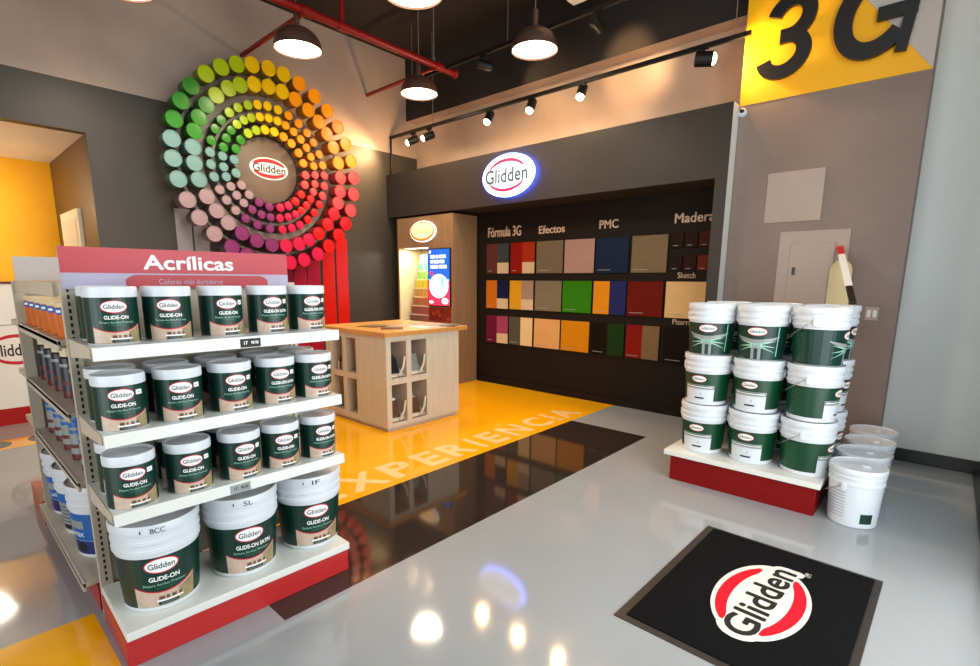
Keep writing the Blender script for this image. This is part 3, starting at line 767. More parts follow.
# -Y face: build as +X face then turn
b2 = MB(); hx = [(0.13, 0.31), (0.38, 0.55)]
face_x(b2, 0, 0, kx1 - kx0, 0.035, kt, (hx, [(0.1, 0.455), (0.515, 0.87)]), 0.3)
b.add([(kx0 + v[1], ky0 - v[0], v[2]) for v in b2.v], [], 'kiosk')
base = len(b.v) - len(b2.v)
for f, mi in zip(b2.f, b2.m): b.f.append([base + q for q in f]); b.m.append(b.mi(b2.mats[mi]))
b.add([(kx0, ky1, 0.035), (kx1, ky1, 0.035), (kx1, ky1, kt), (kx0, ky1, kt)], [(0, 3, 2, 1)], 'kiosk'); b.add([(kx0, ky0, 0.035), (kx0, ky1, 0.035), (kx0, ky1, kt), (kx0, ky0, kt)], [(0, 3, 2, 1)], 'kiosk')
b.add([(kx0, ky0, 0.035), (kx1, ky0, 0.035), (kx1, ky1, 0.035), (kx0, ky1, 0.035)], [(0, 3, 2, 1)], 'kiosk')
b.build('body', kk, smooth=False)
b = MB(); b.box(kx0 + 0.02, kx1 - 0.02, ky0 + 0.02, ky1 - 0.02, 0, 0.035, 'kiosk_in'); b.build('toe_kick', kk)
b = MB(); b.box(-4.93, -3.785, 2.85, 3.95, kt, 0.962, 'oak'); b.build('top', kk, bevel=0.003)
for (a, c) in hy:
    for (e, g) in hz:
        s = MB(); s.add([(kx1 - 0.26, a + 0.004, e), (kx1 - 0.015, a + 0.004, e + 0.01), (kx1 - 0.015, c - 0.004, e + 0.01), (kx1 - 0.26, c - 0.004, e + 0.16), (kx1 - 0.26, a + 0.004, e + 0.16)], [(1, 2, 3, 4)], 'kiosk')
        s.tube([(kx1 - 0.012, c - 0.012, e + 0.2), (kx1 - 0.012, c - 0.03, e + 0.1), (kx1 - 0.012, c - 0.085, e + 0.015)], 0.012, 'kiosk', 8)
        s.build('slanted_shelf', kk)
# brochures in the pigeonholes and on the top
names = ['brochures leaning in the lower pigeonhole nearer the counter corner', 'brochures leaning in the upper pigeonhole nearer the counter corner', 'brochures leaning in the lower inner pigeonhole of the counter', 'brochures leaning in the upper inner pigeonhole of the counter']
k = 0
for (a, c) in hy:
    for (e, g) in hz:
        b = MB(); n = 7
        for i in range(n):
            x = kx1 - 0.05 - i * 0.022; zt = e + 0.155 + 0.008 * i + random.uniform(-0.02, 0.02); col = random.choice(['navy', 'photo', 'white', 'photo2', 'silver', 'dnavy'])
            y0, y1 = a + 0.008 + random.uniform(0, 0.015), c - 0.04 - random.uniform(0, 0.02)
            zl = e + 0.012 + (kx1 - 0.015 - x) * 0.612 + 0.004
            b.add([(x, y0, zl), (x, y1, zl), (x - 0.05, y1, zt + 0.03), (x - 0.05, y0, zt + 0.03), (x - 0.004, y0, zl + 0.002), (x - 0.004, y1, zl + 0.002), (x - 0.054, y1, zt + 0.032), (x - 0.054, y0, zt + 0.032)],
                  [(0, 1, 2, 3), (4, 7, 6, 5), (0, 3, 7, 4), (1, 5, 6, 2), (3, 2, 6, 7)], col)
        o = b.build('brochure_stack', smooth=False); tag(o, names[k], 'brochures', 'brochures in the counter pigeonholes'); k += 1
for x, y, rz, c, lab in ((-4.42, 3.2, 0.3, 'photo2', 'brown leaflet lying on the oak counter top, outermost'), (-4.28, 3.42, -0.2, 'photo', 'beige leaflet lying mid way on the oak counter top'), (-4.12, 3.2, 0.9, 'maroon', 'maroon leaflet lying near the front corner of the oak counter top'),
                         (-4.02, 3.55, 0.1, 'white', 'white leaflet lying on the oak counter top'), (-4.25, 3.72, 1.2, 'header', 'pink leaflet lying at the back of the oak counter top'), (-3.95, 3.82, 0.5, 'dnavy', 'dark leaflet at the far side of the oak counter top')):
    m = pm('pink_leaflet', (206, 130, 130)) if c == 'header' else c
    b = MB(); b.box(-0.11, 0.11, -0.15, 0.15, 0, 0.004, m); o = b.build('leaflet', loc=(x, y, 0.9625), rot=(0, 0, rz)); tag(o, lab, 'leaflet', 'leaflets on the counter top')
    f = MB(); d = Dec(f, plane_map((0, 0, 0.0042), (1, 0, 0), (0, 1, 0), (0, 0, 1)), 0.0006); d.strip(-0.09, 0.09, 0.02, 0.13, 'photo3', 1, 1); d.strip(-0.09, 0.05, -0.05, -0.02, 'silver', 1, 1); f.build('print', o, smooth=False)
b = MB(); b.box(-4.67, -4.58, 2.90, 3.0, 0.515, 0.60, 'kiosk'); b.box(-4.63, -4.60, 2.895, 2.9, 0.52, 0.64, 'ink'); o = b.build('card_holder'); tag(o, 'small card holder in the upper pigeonhole on the counter side facing the shelves', 'card holder')


# ================================================================== PAINT CANS AND BUCKETS
def can_art(mb, rad, v0, v1, k, sub, satin, vlogo, sticker=True):
    """printed sleeve: green ground, oval logo, product name, room picture under a red arc.  k = scale to a gallon can"""
    r_ref = rad(0.1); full = PI * r_ref
    d = Dec(mb, cyl_map(rad), 0.0004, 0.012 * k)
    d.strip(-full, full, v0, v1, 'green', 0, 40)
    ar = lambda u: v0 + (0.038 * k if k < 1.2 else 0.040 * k) + 0.018 * k * (u / (0.07 * k)) ** 2
    L0, L1 = -0.072 * k, 0.084 * k
    d.strip(L0, L1, v0 + 0.001, ar, 'photo', 1); d.strip(L0 + 0.11 * k, L1, v0 + 0.001, lambda u: ar(u) - 0.004 * k, 'photo3', 2)
    d.strip(L0, L1, ar, lambda u: ar(u) + 0.0032 * k, 'red', 2)
    for u, wd in ((-0.014, 0.014), (0.004, 0.008), (0.018, 0.012), (0.036, 0.008)): d.strip(u * k, (u + wd) * k, v0 + 0.019 * k, v0 + 0.029 * k, 'photo2', 3)
    d.strip(-0.016 * k, 0.036 * k, v0 + 0.003 * k, v0 + 0.0125 * k, 'green', 4); d.strip(-0.02 * k, 0.048 * k, v0 + 0.0135 * k, v0 + 0.0185 * k, 'white', 3)
    d.text('ACRILICA', 0.01 * k, v0 + 0.0078 * k, 0.04 * k, 0.0045 * k, 'silver', 5)
    d.logo(0, vlogo, 0.041 * k, 0.0225 * k, 2, thin=True, ink='navy')
    nm = 'GLIDE-ON SATIN' if satin else 'GLIDE-ON'
    d.text(nm, 0.012 * k if satin else 0.004 * k, vlogo - 0.0375 * k, (0.104 if satin else 0.074) * k, 0.0135 * k, 'white', 3, 0.03)
    d.text('Pintura Acrílica Premium', 0.004 * k, vlogo - 0.055 * k, 0.104 * k, 0.0075 * k, 'lgreen', 3, 0.0)
    d.strip(-0.02 * k, 0.03 * k, vlogo - 0.0665 * k, vlogo - 0.0645 * k, 'green2', 3)
    if sticker: d.strip(0.046 * k, 0.07 * k, vlogo - 0.006 * k, vlogo + 0.012 * k, 'white', 3); d.strip(0.05 * k, 0.066 * k, vlogo + 0.001 * k, vlogo + 0.0035 * k, 'silver', 4)
    for i in range(9): d.strip(-full * 0.95, -full * 0.62, v0 + 0.02 * k + i * 0.012 * k, v0 + 0.022 * k + i * 0.012 * k, 'green2', 1, 6)


def gallon(satin, sticker):
    t = empty('paint_can'); rb = 0.0805
    b = MB(); b.lathe([(0, 0), (rb - 0.002, 0), (rb, 0.003), (rb, 0.172)], 'plastic', 40); b.build('body', t)
    b = MB(); b.lathe([(rb, 0.166), (rb + 0.0025, 0.166), (rb + 0.0035, 0.172), (rb + 0.0035, 0.197), (rb + 0.001, 0.203), (rb - 0.004, 0.203), (rb - 0.008, 0.196), (0, 0.196)], 'plastic', 40); b.build('lid', t)
    b = MB(); can_art(b, lambda v: rb + 0.0006, 0.005, 0.1665, 1.0, 1, satin, 0.134, sticker); b.build('label', t, smooth=False)
    return t


def bucket_shell(t, lid_text=None, spout=True):
    rad = lambda v: 0.134 + 0.016 * (v - 0.006) / 0.232
    b = MB(); b.lathe([(0, 0), (0.129, 0), (0.134, 0.006), (0.150, 0.238), (0.156, 0.242), (0.156, 0.256), (0.151, 0.26), (0.151, 0.276), (0.157, 0.28), (0.157, 0.292), (0.152, 0.296), (0.153, 0.328)], 'plastic', 40); b.build('body', t)
    b = MB(); b.lathe([(0.153, 0.318), (0.159, 0.32), (0.160, 0.326), (0.160, 0.35), (0.157, 0.357), (0.152, 0.357), (0.148, 0.350), (0.12, 0.349), (0.117, 0.346), (0, 0.346)], 'plastic', 40)
    if spout: b.lathe([(0.026, 0.346), (0.026, 0.356), (0.02, 0.359), (0, 0.359)], 'plastic', 20, 'z', (0.02, 0.05, 0))
    b.build('lid', t)
    if lid_text:
        b = MB(); d = Dec(b, cyl_map(lambda v: 0.161), 0.0004); d.text(lid_text, 0.0, 0.336, 0.012 * len(lid_text) + 0.014, 0.02, 'navy', 1, 0.0); d.strip(-0.06, -0.056, 0.33, 0.342, 'navy', 1); b.build('marker_writing', t, smooth=False)
    return rad


def bail(t, side):
    """wire handle hanging against the body, seen as an arc below the two ears"""
    rr_ = 0.159; pts = []
    for i in range(25):
        a = PI * i / 24; pts.append((side * (0.02 + 0.15 * math.sin(a)), rr_ * math.cos(a), 0.268 - 0.115 * math.sin(a)))
    b = MB(); b.tube(pts, 0.0028, 'steel', 6); h = b.build('bail', t)
    for s in (1, -1): b = MB(); b.box(-0.012, 0.012, s * 0.150, s * 0.163, 0.245, 0.295, 'plastic'); b.build('ear', t, bevel=0.004)


def glide_bucket(satin, txt):
    t = empty('paint_bucket'); rad = bucket_shell(t, txt)
    b = MB(); can_art(b, lambda v: rad(v) + 0.0008, 0.02, 0.226, 1.42, 1, satin, 0.19, False); b.build('label', t, smooth=False)
    return t


def star_bucket():
    t = empty('paint_bucket'); rad = bucket_shell(t); r_ref = rad(0.1); full = PI * r_ref
    b = MB(); d = Dec(b, cyl_map(lambda v: rad(v) + 0.0008), 0.0004, 0.02)
    d.strip(-full, full, 0.006, 0.226, 'green', 0, 40)
    # silver burst of rays on the front
    for sg in (1, -1):
        d.strip(0 if sg > 0 else -0.14, 0.14 if sg > 0 else 0, lambda u: 0.10 + 0.055 * (abs(u) / 0.14) ** 1.6, lambda u: 0.138 + 0.035 * (abs(u) / 0.14) ** 1.3 - 0.012 * (abs(u) / 0.14), 'silver', 1, 10)
        for sl, wdt in ((0.35, 0.006), (-0.25, 0.007), (-0.75, 0.006)):
            d.strip(0 if sg > 0 else -0.12, 0.12 if sg > 0 else 0, lambda u: 0.105 + sl * abs(u) * 0.6 - wdt * (1 - abs(u) / 0.13), lambda u: 0.105 + sl * abs(u) * 0.6 + wdt * (1 - abs(u) / 0.13), 'lgreen', 2, 8)
    d.strip(-0.04, 0.04, 0.08, 0.135, 'silver', 2); d.strip(-0.03, -0.012, 0.008, 0.09, 'silver', 2); d.strip(0.012, 0.03, 0.008, 0.09, 'silver', 2)
    d.text('PREMIUM', 0, 0.108, 0.06, 0.012, 'lgreen', 3)
    d.strip(0.125, 0.131, 0.03, 0.22, 'lgreen', 2)
    d.logo(0, 0.19, 0.058, 0.028, 3, thin=True)
    for i in range(12): d.strip(-full * 0.96, -full * 0.6, 0.03 + i * 0.015, 0.033 + i * 0.015, 'green2', 1, 8)
    b.build('label', t, smooth=False); bail(t, -1)
    return t


def plain_bucket():
    t = empty('paint_bucket'); rad = bucket_shell(t); r_ref = rad(0.1); full = PI * r_ref
    b = MB(); d = Dec(b, cyl_map(lambda v: rad(v) + 0.0008), 0.0004, 0.02)
    d.strip(-full, -0.125, 0.03, 0.226, 'gback', 0, 20); d.strip(0.125, full, 0.03, 0.226, 'gback', 0, 20); d.strip(-0.125, 0.125, 0.145, 0.226, 'gback', 0, 14); d.strip(0.085, 0.125, 0.03, 0.145, 'gback', 0, 3)
    d.strip(-0.125, 0.085, 0.115, 0.145, 'silver', 0, 12); d.strip(-0.115, 0.075, 0.128, 0.133, 'white', 1, 10); d.text('PROFESIONAL', -0.02, 0.137, 0.13, 0.008, 'ink', 1)
    d.strip(-0.045, 0.02, 0.045, 0.056, 'ink', 1, 4); d.strip(-0.005, 0.0, 0.075, 0.09, 'silver', 1, 1)
    d.logo(-0.02, 0.188, 0.05, 0.025, 2, thin=True)
    for i in range(11): d.strip(-full * 0.96, -full * 0.55, 0.045 + i * 0.015, 0.048 + i * 0.015, 'green2', 1, 8)
    b.build('label', t, smooth=False); bail(t, -1)
    return t


# ---- the red based rack with green cans
GO = Vector((-2.09, 0.366, 0)); GA = math.atan2(0.0246, 1.0)   # local: x outward, y along the front


def G(dx, dy, z=0):
    c, s = math.cos(-GA), math.sin(-GA)
    return Vector((GO.x + dx * c - dy * s, GO.y + dx * s + dy * c, z))


gd = empty('shelf_rack', tuple(GO), -GA); tag(gd, 'white steel shelf rack on a red base holding the dark green paint cans', 'shelf rack')
LEN, DEP = 0.935, 0.43
b = MB(); b.box(-DEP, -0.012, -0.008, LEN, 0, 0.115, 'red_base'); b.build('plinth', gd, bevel=0.003)
b = MB(); b.box(-DEP, 0.0, -0.005, LEN + 0.003, 0.115, 0.15, 'shelf'); b.build('base_shelf', gd, bevel=0.003)
SH = (0.615, 0.908, 1.215)
for z in SH:
    b = MB(); b.box(-DEP, -0.004, 0.004, LEN - 0.004, z - 0.022, z, 'shelf'); b.box(-0.016, 0.0, 0.004, LEN - 0.004, z - 0.044, z + 0.003, 'shelf'); b.build('shelf', gd, bevel=0.002)
    for y in (0.0, LEN - 0.003):
        s = MB(); s.add([(-DEP, y, z - 0.075), (-0.02, y, z - 0.035), (-0.02, y, z), (-DEP, y, z), (-DEP, y + 0.003, z - 0.075), (-0.02, y + 0.003, z - 0.035), (-0.02, y + 0.003, z), (-DEP, y + 0.003, z)], [(0, 1, 2, 3), (7, 6, 5, 4), (0, 4, 5, 1), (1, 5, 6, 2), (3, 2, 6, 7)], 'beige'); s.build('bracket', gd)
for y in (-0.004, LEN - 0.036):
    b = MB(); b.box(-DEP - 0.04, -DEP, y, y + 0.042, 0.0, 1.43, 'beige')
    for i in range(46): zz = 0.17 + i * 0.0272; b.add([(-DEP + 0.0006, y + 0.017, zz), (-DEP + 0.0006, y + 0.025, zz), (-DEP + 0.0006, y + 0.025, zz + 0.016), (-DEP + 0.0006, y + 0.017, zz + 0.016)], [(0, 1, 2, 3)], 'slot')
    b.build('upright', gd, smooth=False)
b = MB(); b.box(-DEP - 0.02, -DEP - 0.01, 0.038, LEN - 0.036, 0.15, 1.43, 'beige'); b.build('back_panel', gd)
# header board
b = MB(); b.box(-DEP - 0.006, -DEP + 0.004, 0.002, LEN - 0.03, 1.405, 1.568, 'hdr2'); h = b.build('header_board', gd)
b = MB(); d = Dec(b, plane_map((-DEP + 0.004, 0, 0), (0, 1, 0), (0, 0, 1), (1, 0, 0)), 0.0008)
d.strip(0.002, LEN - 0.03, 1.468, 1.568, 'hdr', 1, 1); d.text('Acrílicas', 0.46, 1.514, 0.365, 0.062, 'white', 2, 0.026)
d.strip(0.21, 0.80, 1.405, lambda u: 1.462 - 0.02 * max(0, (0.25 - u) / 0.04, (u - 0.76) / 0.04) ** 2, 'hdr', 1, 40); d.text('Colores más duraderos', 0.46, 1.434, 0.26, 0.022, 'hdr2', 2, 0.0)
b.build('print', h, smooth=False)
for y, z in ((0.525, 1.215), (0.44, 0.615)):
    b = MB(); b.box(0.0, 0.004, y - 0.04, y + 0.04, z - 0.040, z - 0.006, 'blackm' if z > 1 else 'silver'); d = Dec(b, plane_map((0.004, y, z - 0.022), (0, 1, 0), (0, 0, 1), (1, 0, 0)), 0.0006)
    d.text('17', -0.02, 0, 0.014, 0.014, 'white' if z > 1 else 'ink', 1, 0.02); d.text('99.90', 0.016, 0, 0.03, 0.013, 'white' if z > 1 else 'ink', 1, 0.02)
    b.build('price_tag', gd, smooth=False)

cans = {(s, k): gallon(s, k) for s in (0, 1) for k in (0, 1)}
used = set()
ordn = ['nearest the camera', 'second', 'third', 'fourth', 'last']


def place(proto, key, loc, rz, label, cat, group):
    if key not in used: used.add(key); o = proto; o.location = loc; o.rotation_euler = (0, 0, rz)
    else: o = dup(proto, loc, rz)
    tag(o, label, cat, group); return o


shelf_name = {1.215: 'top', 0.908: 'second', 0.615: 'third'}
alongs = {1.215: (0.098, 0.278, 0.476, 0.668, 0.852), 0.908: (0.084, 0.275, 0.471, 0.664, 0.843), 0.615: (0.086, 0.284, 0.481, 0.662, 0.848)}
for z in SH:
    for i, a in enumerate(alongs[z]):
        satin = int((z > 0.8 and i >= 3) or i == 4); key = (satin, int(not (z > 1 and i < 2)))
        p = G({1.215: -0.15, 0.908: -0.10, 0.615: -0.092}[z] + random.uniform(-0.004, 0.004), a, z + 0.0005)
        rz = R(-9 + (3, -2, 4, 0, 2)[i] + random.uniform(-3, 3)) if i < 4 else R(-6)
        lab = f'green {"satin " if satin else ""}can, front row of the {shelf_name[z]} shelf, ' + ('nearest the slotted post' if i == 0 else 'fifth from the slotted post' if i == 4 else f'{ordn[i]} from the slotted post')
        place(cans[key], key, p, rz, lab, 'paint can', f'green cans on the {shelf_name[z]} shelf')
    back = {1.215: (0,), 0.908: (0, 1, 2, 3, 4), 0.615: (0, 1, 2)}[z]
    for i in back:
        key = (int(i >= 3), 0); p = G(-0.328 if z > 1 else -0.285, alongs[z][i] + 0.012, z + 0.0005)
        place(cans[key], key, p, R(random.uniform(-25, 5)), f'green can in back row of the {shelf_name[z]} shelf, {["first", "second", "third", "fourth", "fifth"][i]} from the slotted post', 'paint can', f'green cans at the back of the {shelf_name[z]} shelf')
GLS = (1.0, 1.0, 1.04)
gb = {0: glide_bucket(0, 'BCC'), 1: glide_bucket(1, 'SL'), 2: glide_bucket(0, 'IF')}
for i, (a, rz, lab) in enumerate(((0.168, -16, 'large white paint bucket with green label marked BCC, nearest the slotted post'), (0.503, -18, 'large white satin paint bucket with green label, middle of the base shelf'), (0.832, -22, 'large white paint bucket with green label, far end of the base shelf'))):
    place(gb[i], ('gb', i), G(-0.195, a, 0.1505), R(rz + (8 if i else 4)), lab, 'paint bucket', 'green buckets on the rack base').scale = GLS

# ---- long rack behind it, seen from its end
lr = empty('shelf_rack', (0, 0, 0)); tag(lr, 'beige steel shelf rack of orange, dark and blue cans behind the red based rack', 'shelf rack')
X0, X1 = -2.60, -3.76
YF = 0.352
b = MB(); b.box(X1, X0, YF + 0.02, 0.8, 0, 0.12, 'red_base'); b.build('plinth', lr)
for z in (0.15, 0.6, 0.9, 1.2):
    b = MB(); b.box(X1, X0, YF - (0.03 if z < 0.2 else 0), 0.80, z - 0.02, z, 'beige'); b.box(X1, X0, YF - (0.03 if z < 0.2 else 0), YF + 0.012 - (0.03 if z < 0.2 else 0), z - 0.04, z + 0.002, 'beige'); b.build('shelf', lr, bevel=0.002)
b = MB(); b.box(X1, X0, 0.80, 0.81, 0.12, 1.43, 'beige'); b.build('back_panel', lr)
b = MB(); b.box(X1, X0, 0.36, 0.372, 1.375, 1.43, 'beige'); b.build('top_rail', lr)
b = MB(); b.box(X1, X1 + 0.03, 0.35, 0.40, 0, 1.43, 'beige'); b.build('upright', lr)
b = MB(); b.box(X1, X1 + 0.03, 0.815, 0.845, 0, 1.43, 'beige'); b.build('upright', lr)
# far end unit
fr = empty('shelf_rack', (0, 0, 0)); tag(fr, 'far end shelf rack with pale grey header board, beyond the orange cans', 'shelf rack')
b = MB(); b.box(-4.22, X1 - 0.03, 0.34, 1.27, 0, 0.15, pm('rust_plinth', (176, 74, 34))); b.build('plinth', fr)
for z in (0.45, 0.6, 0.9, 1.2)[1:]:
    b = MB(); b.box(-4.2, X1 - 0.03, 0.365, 1.27, z - 0.03, z, 'beige'); b.build('shelf', fr)
b = MB(); b.box(X1 - 0.03, X1 - 0.02, 0.36, 1.27, 0.15, 1.43, 'beige'); b.build('back_panel', fr)
b = MB(); b.box(X1 - 0.03, X1 - 0.02, 0.372, 1.27, 1.432, 1.562, 'hgrey'); b.build('header_board', fr)


def small_can(kind):
    t = empty('paint_can')
    if kind == 'orange':
        b = MB(); b.lathe([(0, 0), (0.072, 0), (0.074, 0.004), (0.074, 0.13)], 'orange', 28); b.build('body', t)
        b = MB(); b.lathe([(0.0743, 0.098), (0.0748, 0.098), (0.0748, 0.125), (0.0743, 0.125)], 'blue', 28)
        d = Dec(b, cyl_map(0.0752), 0.0003); [d.strip(u, u + 0.028, 0.106, 0.117, 'white', 1) for u in (-0.17, -0.11, -0.05, 0.0, 0.06)]; b.build('label', t)
        b = MB(); b.lathe([(0.074, 0.128), (0.077, 0.129), (0.077, 0.145), (0.073, 0.15), (0.068, 0.146), (0, 0.146)], 'beigelid', 28); b.build('lid', t)
    else:
        h, rr2 = (0.235, 0.042)
        top, mid, low = ('dnavy', 'dnavy', 'maroon') if kind == 'dark' else ('blue', 'silver', 'maroon')
        b = MB(); b.lathe([(0, 0), (rr2, 0), (rr2, 0.03), (rr2, h * 0.55), (rr2, h * 0.78), (rr2 * 0.7, h * 0.86)], low, 20, mats=[low, low, mid, top, top]); b.build('body', t)
        b = MB(); b.lathe([(rr2 * 0.86, h * 0.82), (rr2 * 0.86, h * 0.98), (rr2 * 0.75, h), (0, h)], 'beigelid' if kind == 'dark' else top, 20); b.build('cap', t)
        b = MB(); d = Dec(b, cyl_map(rr2 + 0.0006), 0.0003, 0.01); d.strip(-0.14, 0.14, h * 0.25, h * 0.33, 'maroon', 1, 16); d.strip(-0.12, 0.12, h * 0.62, h * 0.68, 'silver', 1, 16); b.build('label', t, smooth=False)
    return t


oc, dc, bc = small_can('orange'), small_can('dark'), small_can('blue')
cnt = ['first', 'second', 'third', 'fourth', 'fifth', 'sixth', 'seventh', 'eighth']
for i in range(6): place(oc, 'oc', (-2.72 - 0.18 * i, 0.45, 1.2005), R(-90 + 12), f'orange paint can with beige lid and blue band, {cnt[i]} from the slotted post', 'paint can', 'orange cans on the long rack')
for i in range(5): place(dc, 'dc', (-2.76 - 0.21 * i, 0.44, 0.9005), R(-90), f'slim dark spray can on the shelf below the orange cans, {cnt[i]} from the slotted post', 'spray can', 'dark spray cans on the long rack')
for i in range(5): place(bc, 'bc', (-2.76 - 0.21 * i, 0.44, 0.6005), R(-90), f'slim blue and silver spray can above the white buckets, {cnt[i]} from the slotted post', 'spray can', 'blue spray cans on the long rack')


def blue_bucket():
    t = empty('paint_bucket'); rad = bucket_shell(t); b = MB(); d = Dec(b, cyl_map(lambda v: rad(v) + 0.0008), 0.0004, 0.02)
    full = PI * rad(0.1); d.strip(-full, full, 0.09, 0.225, 'blue', 0, 40); d.strip(-full, full, 0.02, 0.088, pm('deep_blue_label', (24, 40, 110)), 0, 40)
    d.strip(-0.06, 0.05, 0.15, 0.19, 'silver', 1, 6); d.text('LATEX', 0, 0.12, 0.09, 0.02, 'white', 1, 0.02); d.ellipse(0.02, 0.055, 0.03, 0.025, 'ink', 1)
    b.build('label', t, smooth=False); return t


def grey_bucket():
    t = empty('paint_bucket'); rad = bucket_shell(t); b = MB(); d = Dec(b, cyl_map(lambda v: rad(v) + 0.0008), 0.0004, 0.02)
    full = PI * rad(0.1); d.strip(-full, full, 0.02, 0.225, 'silver', 0, 40); d.strip(-0.1, 0.1, 0.175, 0.225, 'blue', 1, 10)
    for i in range(5): d.strip(-0.08, 0.06, 0.07 + i * 0.02, 0.075 + i * 0.02, 'navy', 1, 6)
    d.strip(-0.02, 0.04, 0.03, 0.055, 'ink', 1, 4); b.build('label', t, smooth=False); return t


bb, gg = blue_bucket(), grey_bucket()
place(bb, 'bb', (-2.91, 0.50, 0.1505), R(-75), 'white bucket with blue label low on the long rack, nearest the slotted post', 'paint bucket', 'buckets low on the long rack')
place(gg, 'gg', (-3.235, 0.50, 0.1505), R(-75), 'white bucket with grey label low on the long rack, behind the blue labelled one', 'paint bucket', 'buckets low on the long rack')
place(bb, 'bb', (-3.56, 0.50, 0.1505), R(-60), 'white bucket with blue label low on the long rack, third from the slotted post', 'paint bucket', 'buckets low on the long rack')
place(gg, 'gg', (-3.975, 0.54, 0.1505), R(-70), 'white bucket on the far end rack, last of the row', 'paint bucket', 'buckets low on the long rack')
for z, nm in ((0.6, 'lowest'), (0.9, 'middle'), (1.2, 'top')):
    key = 'bc' if z < 1 else 'dc'
    place({'bc': bc, 'dc': dc}[key], key, (-4.13, 0.44, z + 0.0005), R(-70), f'slim can at the outer edge of the far end rack, {nm} shelf', 'spray can', 'cans at the edge of the far rack')

# ================================================================== WHITE COUNTER IN THE ALCOVE
wcn = empty('service_counter', (-6.75, 0, 0)); tag(wcn, 'tall white counter with red base and oval logo before the yellow wall', 'counter')
b = MB(); b.box(-0.6, 0, -1.6, 1.02, 0.165, 1.385, 'white'); b.box(-0.6, 0.002, -1.6, 1.02, 0.985, 0.993, 'silver'); b.build('body', wcn)
b = MB(); b.box(-0.58, 0.004, -1.6, 1.02, 0.0, 0.165, 'red_base'); b.build('base', wcn)
b = MB(); b.box(-0.62, 0.012, -1.62, 1.04, 1.385, 1.405, 'maroon'); b.build('top', wcn)
b = MB(); d = Dec(b, plane_map((0.001, 0.0, 0.88), (0, 1, 0), (0, 0, 1), (1, 0, 0)), 0.0015, 0.1)
d.ellipse(0.6, -0.135, 0.21, 0.15, 'red', 1, 40); d.ellipse(0.6, -0.135, 0.19, 0.118, 'white', 2, 40); d.text('Glidden', 0.565, -0.138, 0.34, 0.12, 'ink', 3, 0.012); b.build('oval_logo', wcn, smooth=False)
# lit door on the alcove side wall
b = MB(); b.box(-7.90, -6.98, 1.262, 1.3, 0, 2.18, pm('door_white', (236, 226, 196), 0.5)); b.box(-7.80, -7.08, 1.255, 1.262, 0, 2.09, pm('door_leaf', (222, 212, 186), 0.5)); struct(b.build('door_1', bevel=0.006))
al = empty('hanging_light', (-7.75, 0.15, 2.42)); tag(al, 'round hanging lamp in the yellow alcove, seen as a glare on the floor', 'lamp')
b = MB(); b.lathe([(0, -0.02), (0.19, -0.02), (0.2, 0), (0.19, 0.02), (0, 0.02)], 'disk', 28); b.build('diffuser', al)
b = MB(); b.tube([(0, 0, 0.02), (0, 0, 0.41)], 0.006, 'wire', 6); b.build('cable', al)
lamp('alcove_light', 'POINT', (-7.75, 0.15, 2.36), 46, (1, 0.92, 0.78), 0.12)

# ================================================================== PANELS ON THE PARTITION
b = MB(); b.box(-1.269, -0.853, W3 - 0.008, W3, 1.942, 2.351, 'panel'); o = b.build('access_panel', bevel=0.002); tag(o, 'blank square cover panel, upper one on the grey partition', 'access panel')
ep = empty('electrical_panel', (0, 0, 0)); tag(ep, 'steel electrical panel with door and latch above the bucket stack', 'electrical panel')
b = MB(); b.box(-1.13, -0.634, W3 - 0.008, W3, 1.05, 1.861, 'panel'); b.build('frame', ep, bevel=0.002)
b = MB(); b.box(-1.042, -0.724, W3 - 0.016, W3 - 0.008, 1.14, 1.763, 'panel'); b.build('door', ep, bevel=0.003)
b = MB(); b.box(-1.012, -0.99, W3 - 0.022, W3 - 0.016, 1.50, 1.565, 'skirt'); b.build('latch', ep, bevel=0.002)
sw = empty('light_switch', (-0.432, W3, 1.2)); tag(sw, 'double light switch plate on the partition beside the stick', 'light switch')
b = MB(); b.box(-0.043, 0.043, -0.008, 0, -0.052, 0.052, 'panel'); b.build('plate', sw, bevel=0.002)
for x in (-0.019, 0.019): b = MB(); b.box(x - 0.013, x + 0.013, -0.014, -0.008, -0.028, 0.028, 'shelf'); b.build('rocker', sw, bevel=0.002)
# cream board and long stick leaning there
b = MB(); n = 18; pts = [(-0.075, 0), (0.075, 0)] + [(0.075 * math.cos(PI * i / n), 0.48 + 0.09 * math.sin(PI * i / n)) for i in range(n + 1)]
vs = [(x, 0, z) for x, z in pts] + [(x, 0.012, z) for x, z in pts]; q = len(pts)
b.add(vs, [tuple(range(q)), tuple(range(2 * q - 1, q - 1, -1))] + [(i, i + q, (i + 1) % q + q, (i + 1) % q) for i in range(q)], 'cardm')
o = b.build('round_top_board', loc=(-0.665, W3 - 0.046, 1.05), rot=(R(-1), 0, 0), smooth=False); tag(o, 'cream board with rounded top leaning on the electrical panel', 'board')
st = empty('roller_pole', (0, 0, 0)); tag(st, 'white stick with red top standing on the rear buckets and leaning on the partition', 'pole')
P0, P1 = Vector((-0.474, 4.262, 1.302)), Vector((-0.693, 5.018, 1.72))
dv = P1 - P0


def seg(a, c, wd, m, name):
    A, B = P0 + dv * a, P0 + dv * c; sd = Vector((1, 0, 0)) - dv.normalized() * dv.normalized().x; sd.normalize(); nn = dv.normalized().cross(sd) * 0.008
    vs = [A - sd * wd, A + sd * wd, B + sd * wd, B - sd * wd]; vs = [v + nn for v in vs] + [v - nn for v in vs]
    b = MB(); b.add(vs, [(0, 1, 2, 3), (7, 6, 5, 4), (0, 4, 5, 1), (1, 5, 6, 2), (2, 6, 7, 3), (3, 7, 4, 0)], m); return b.build(name, st, bevel=0.002)


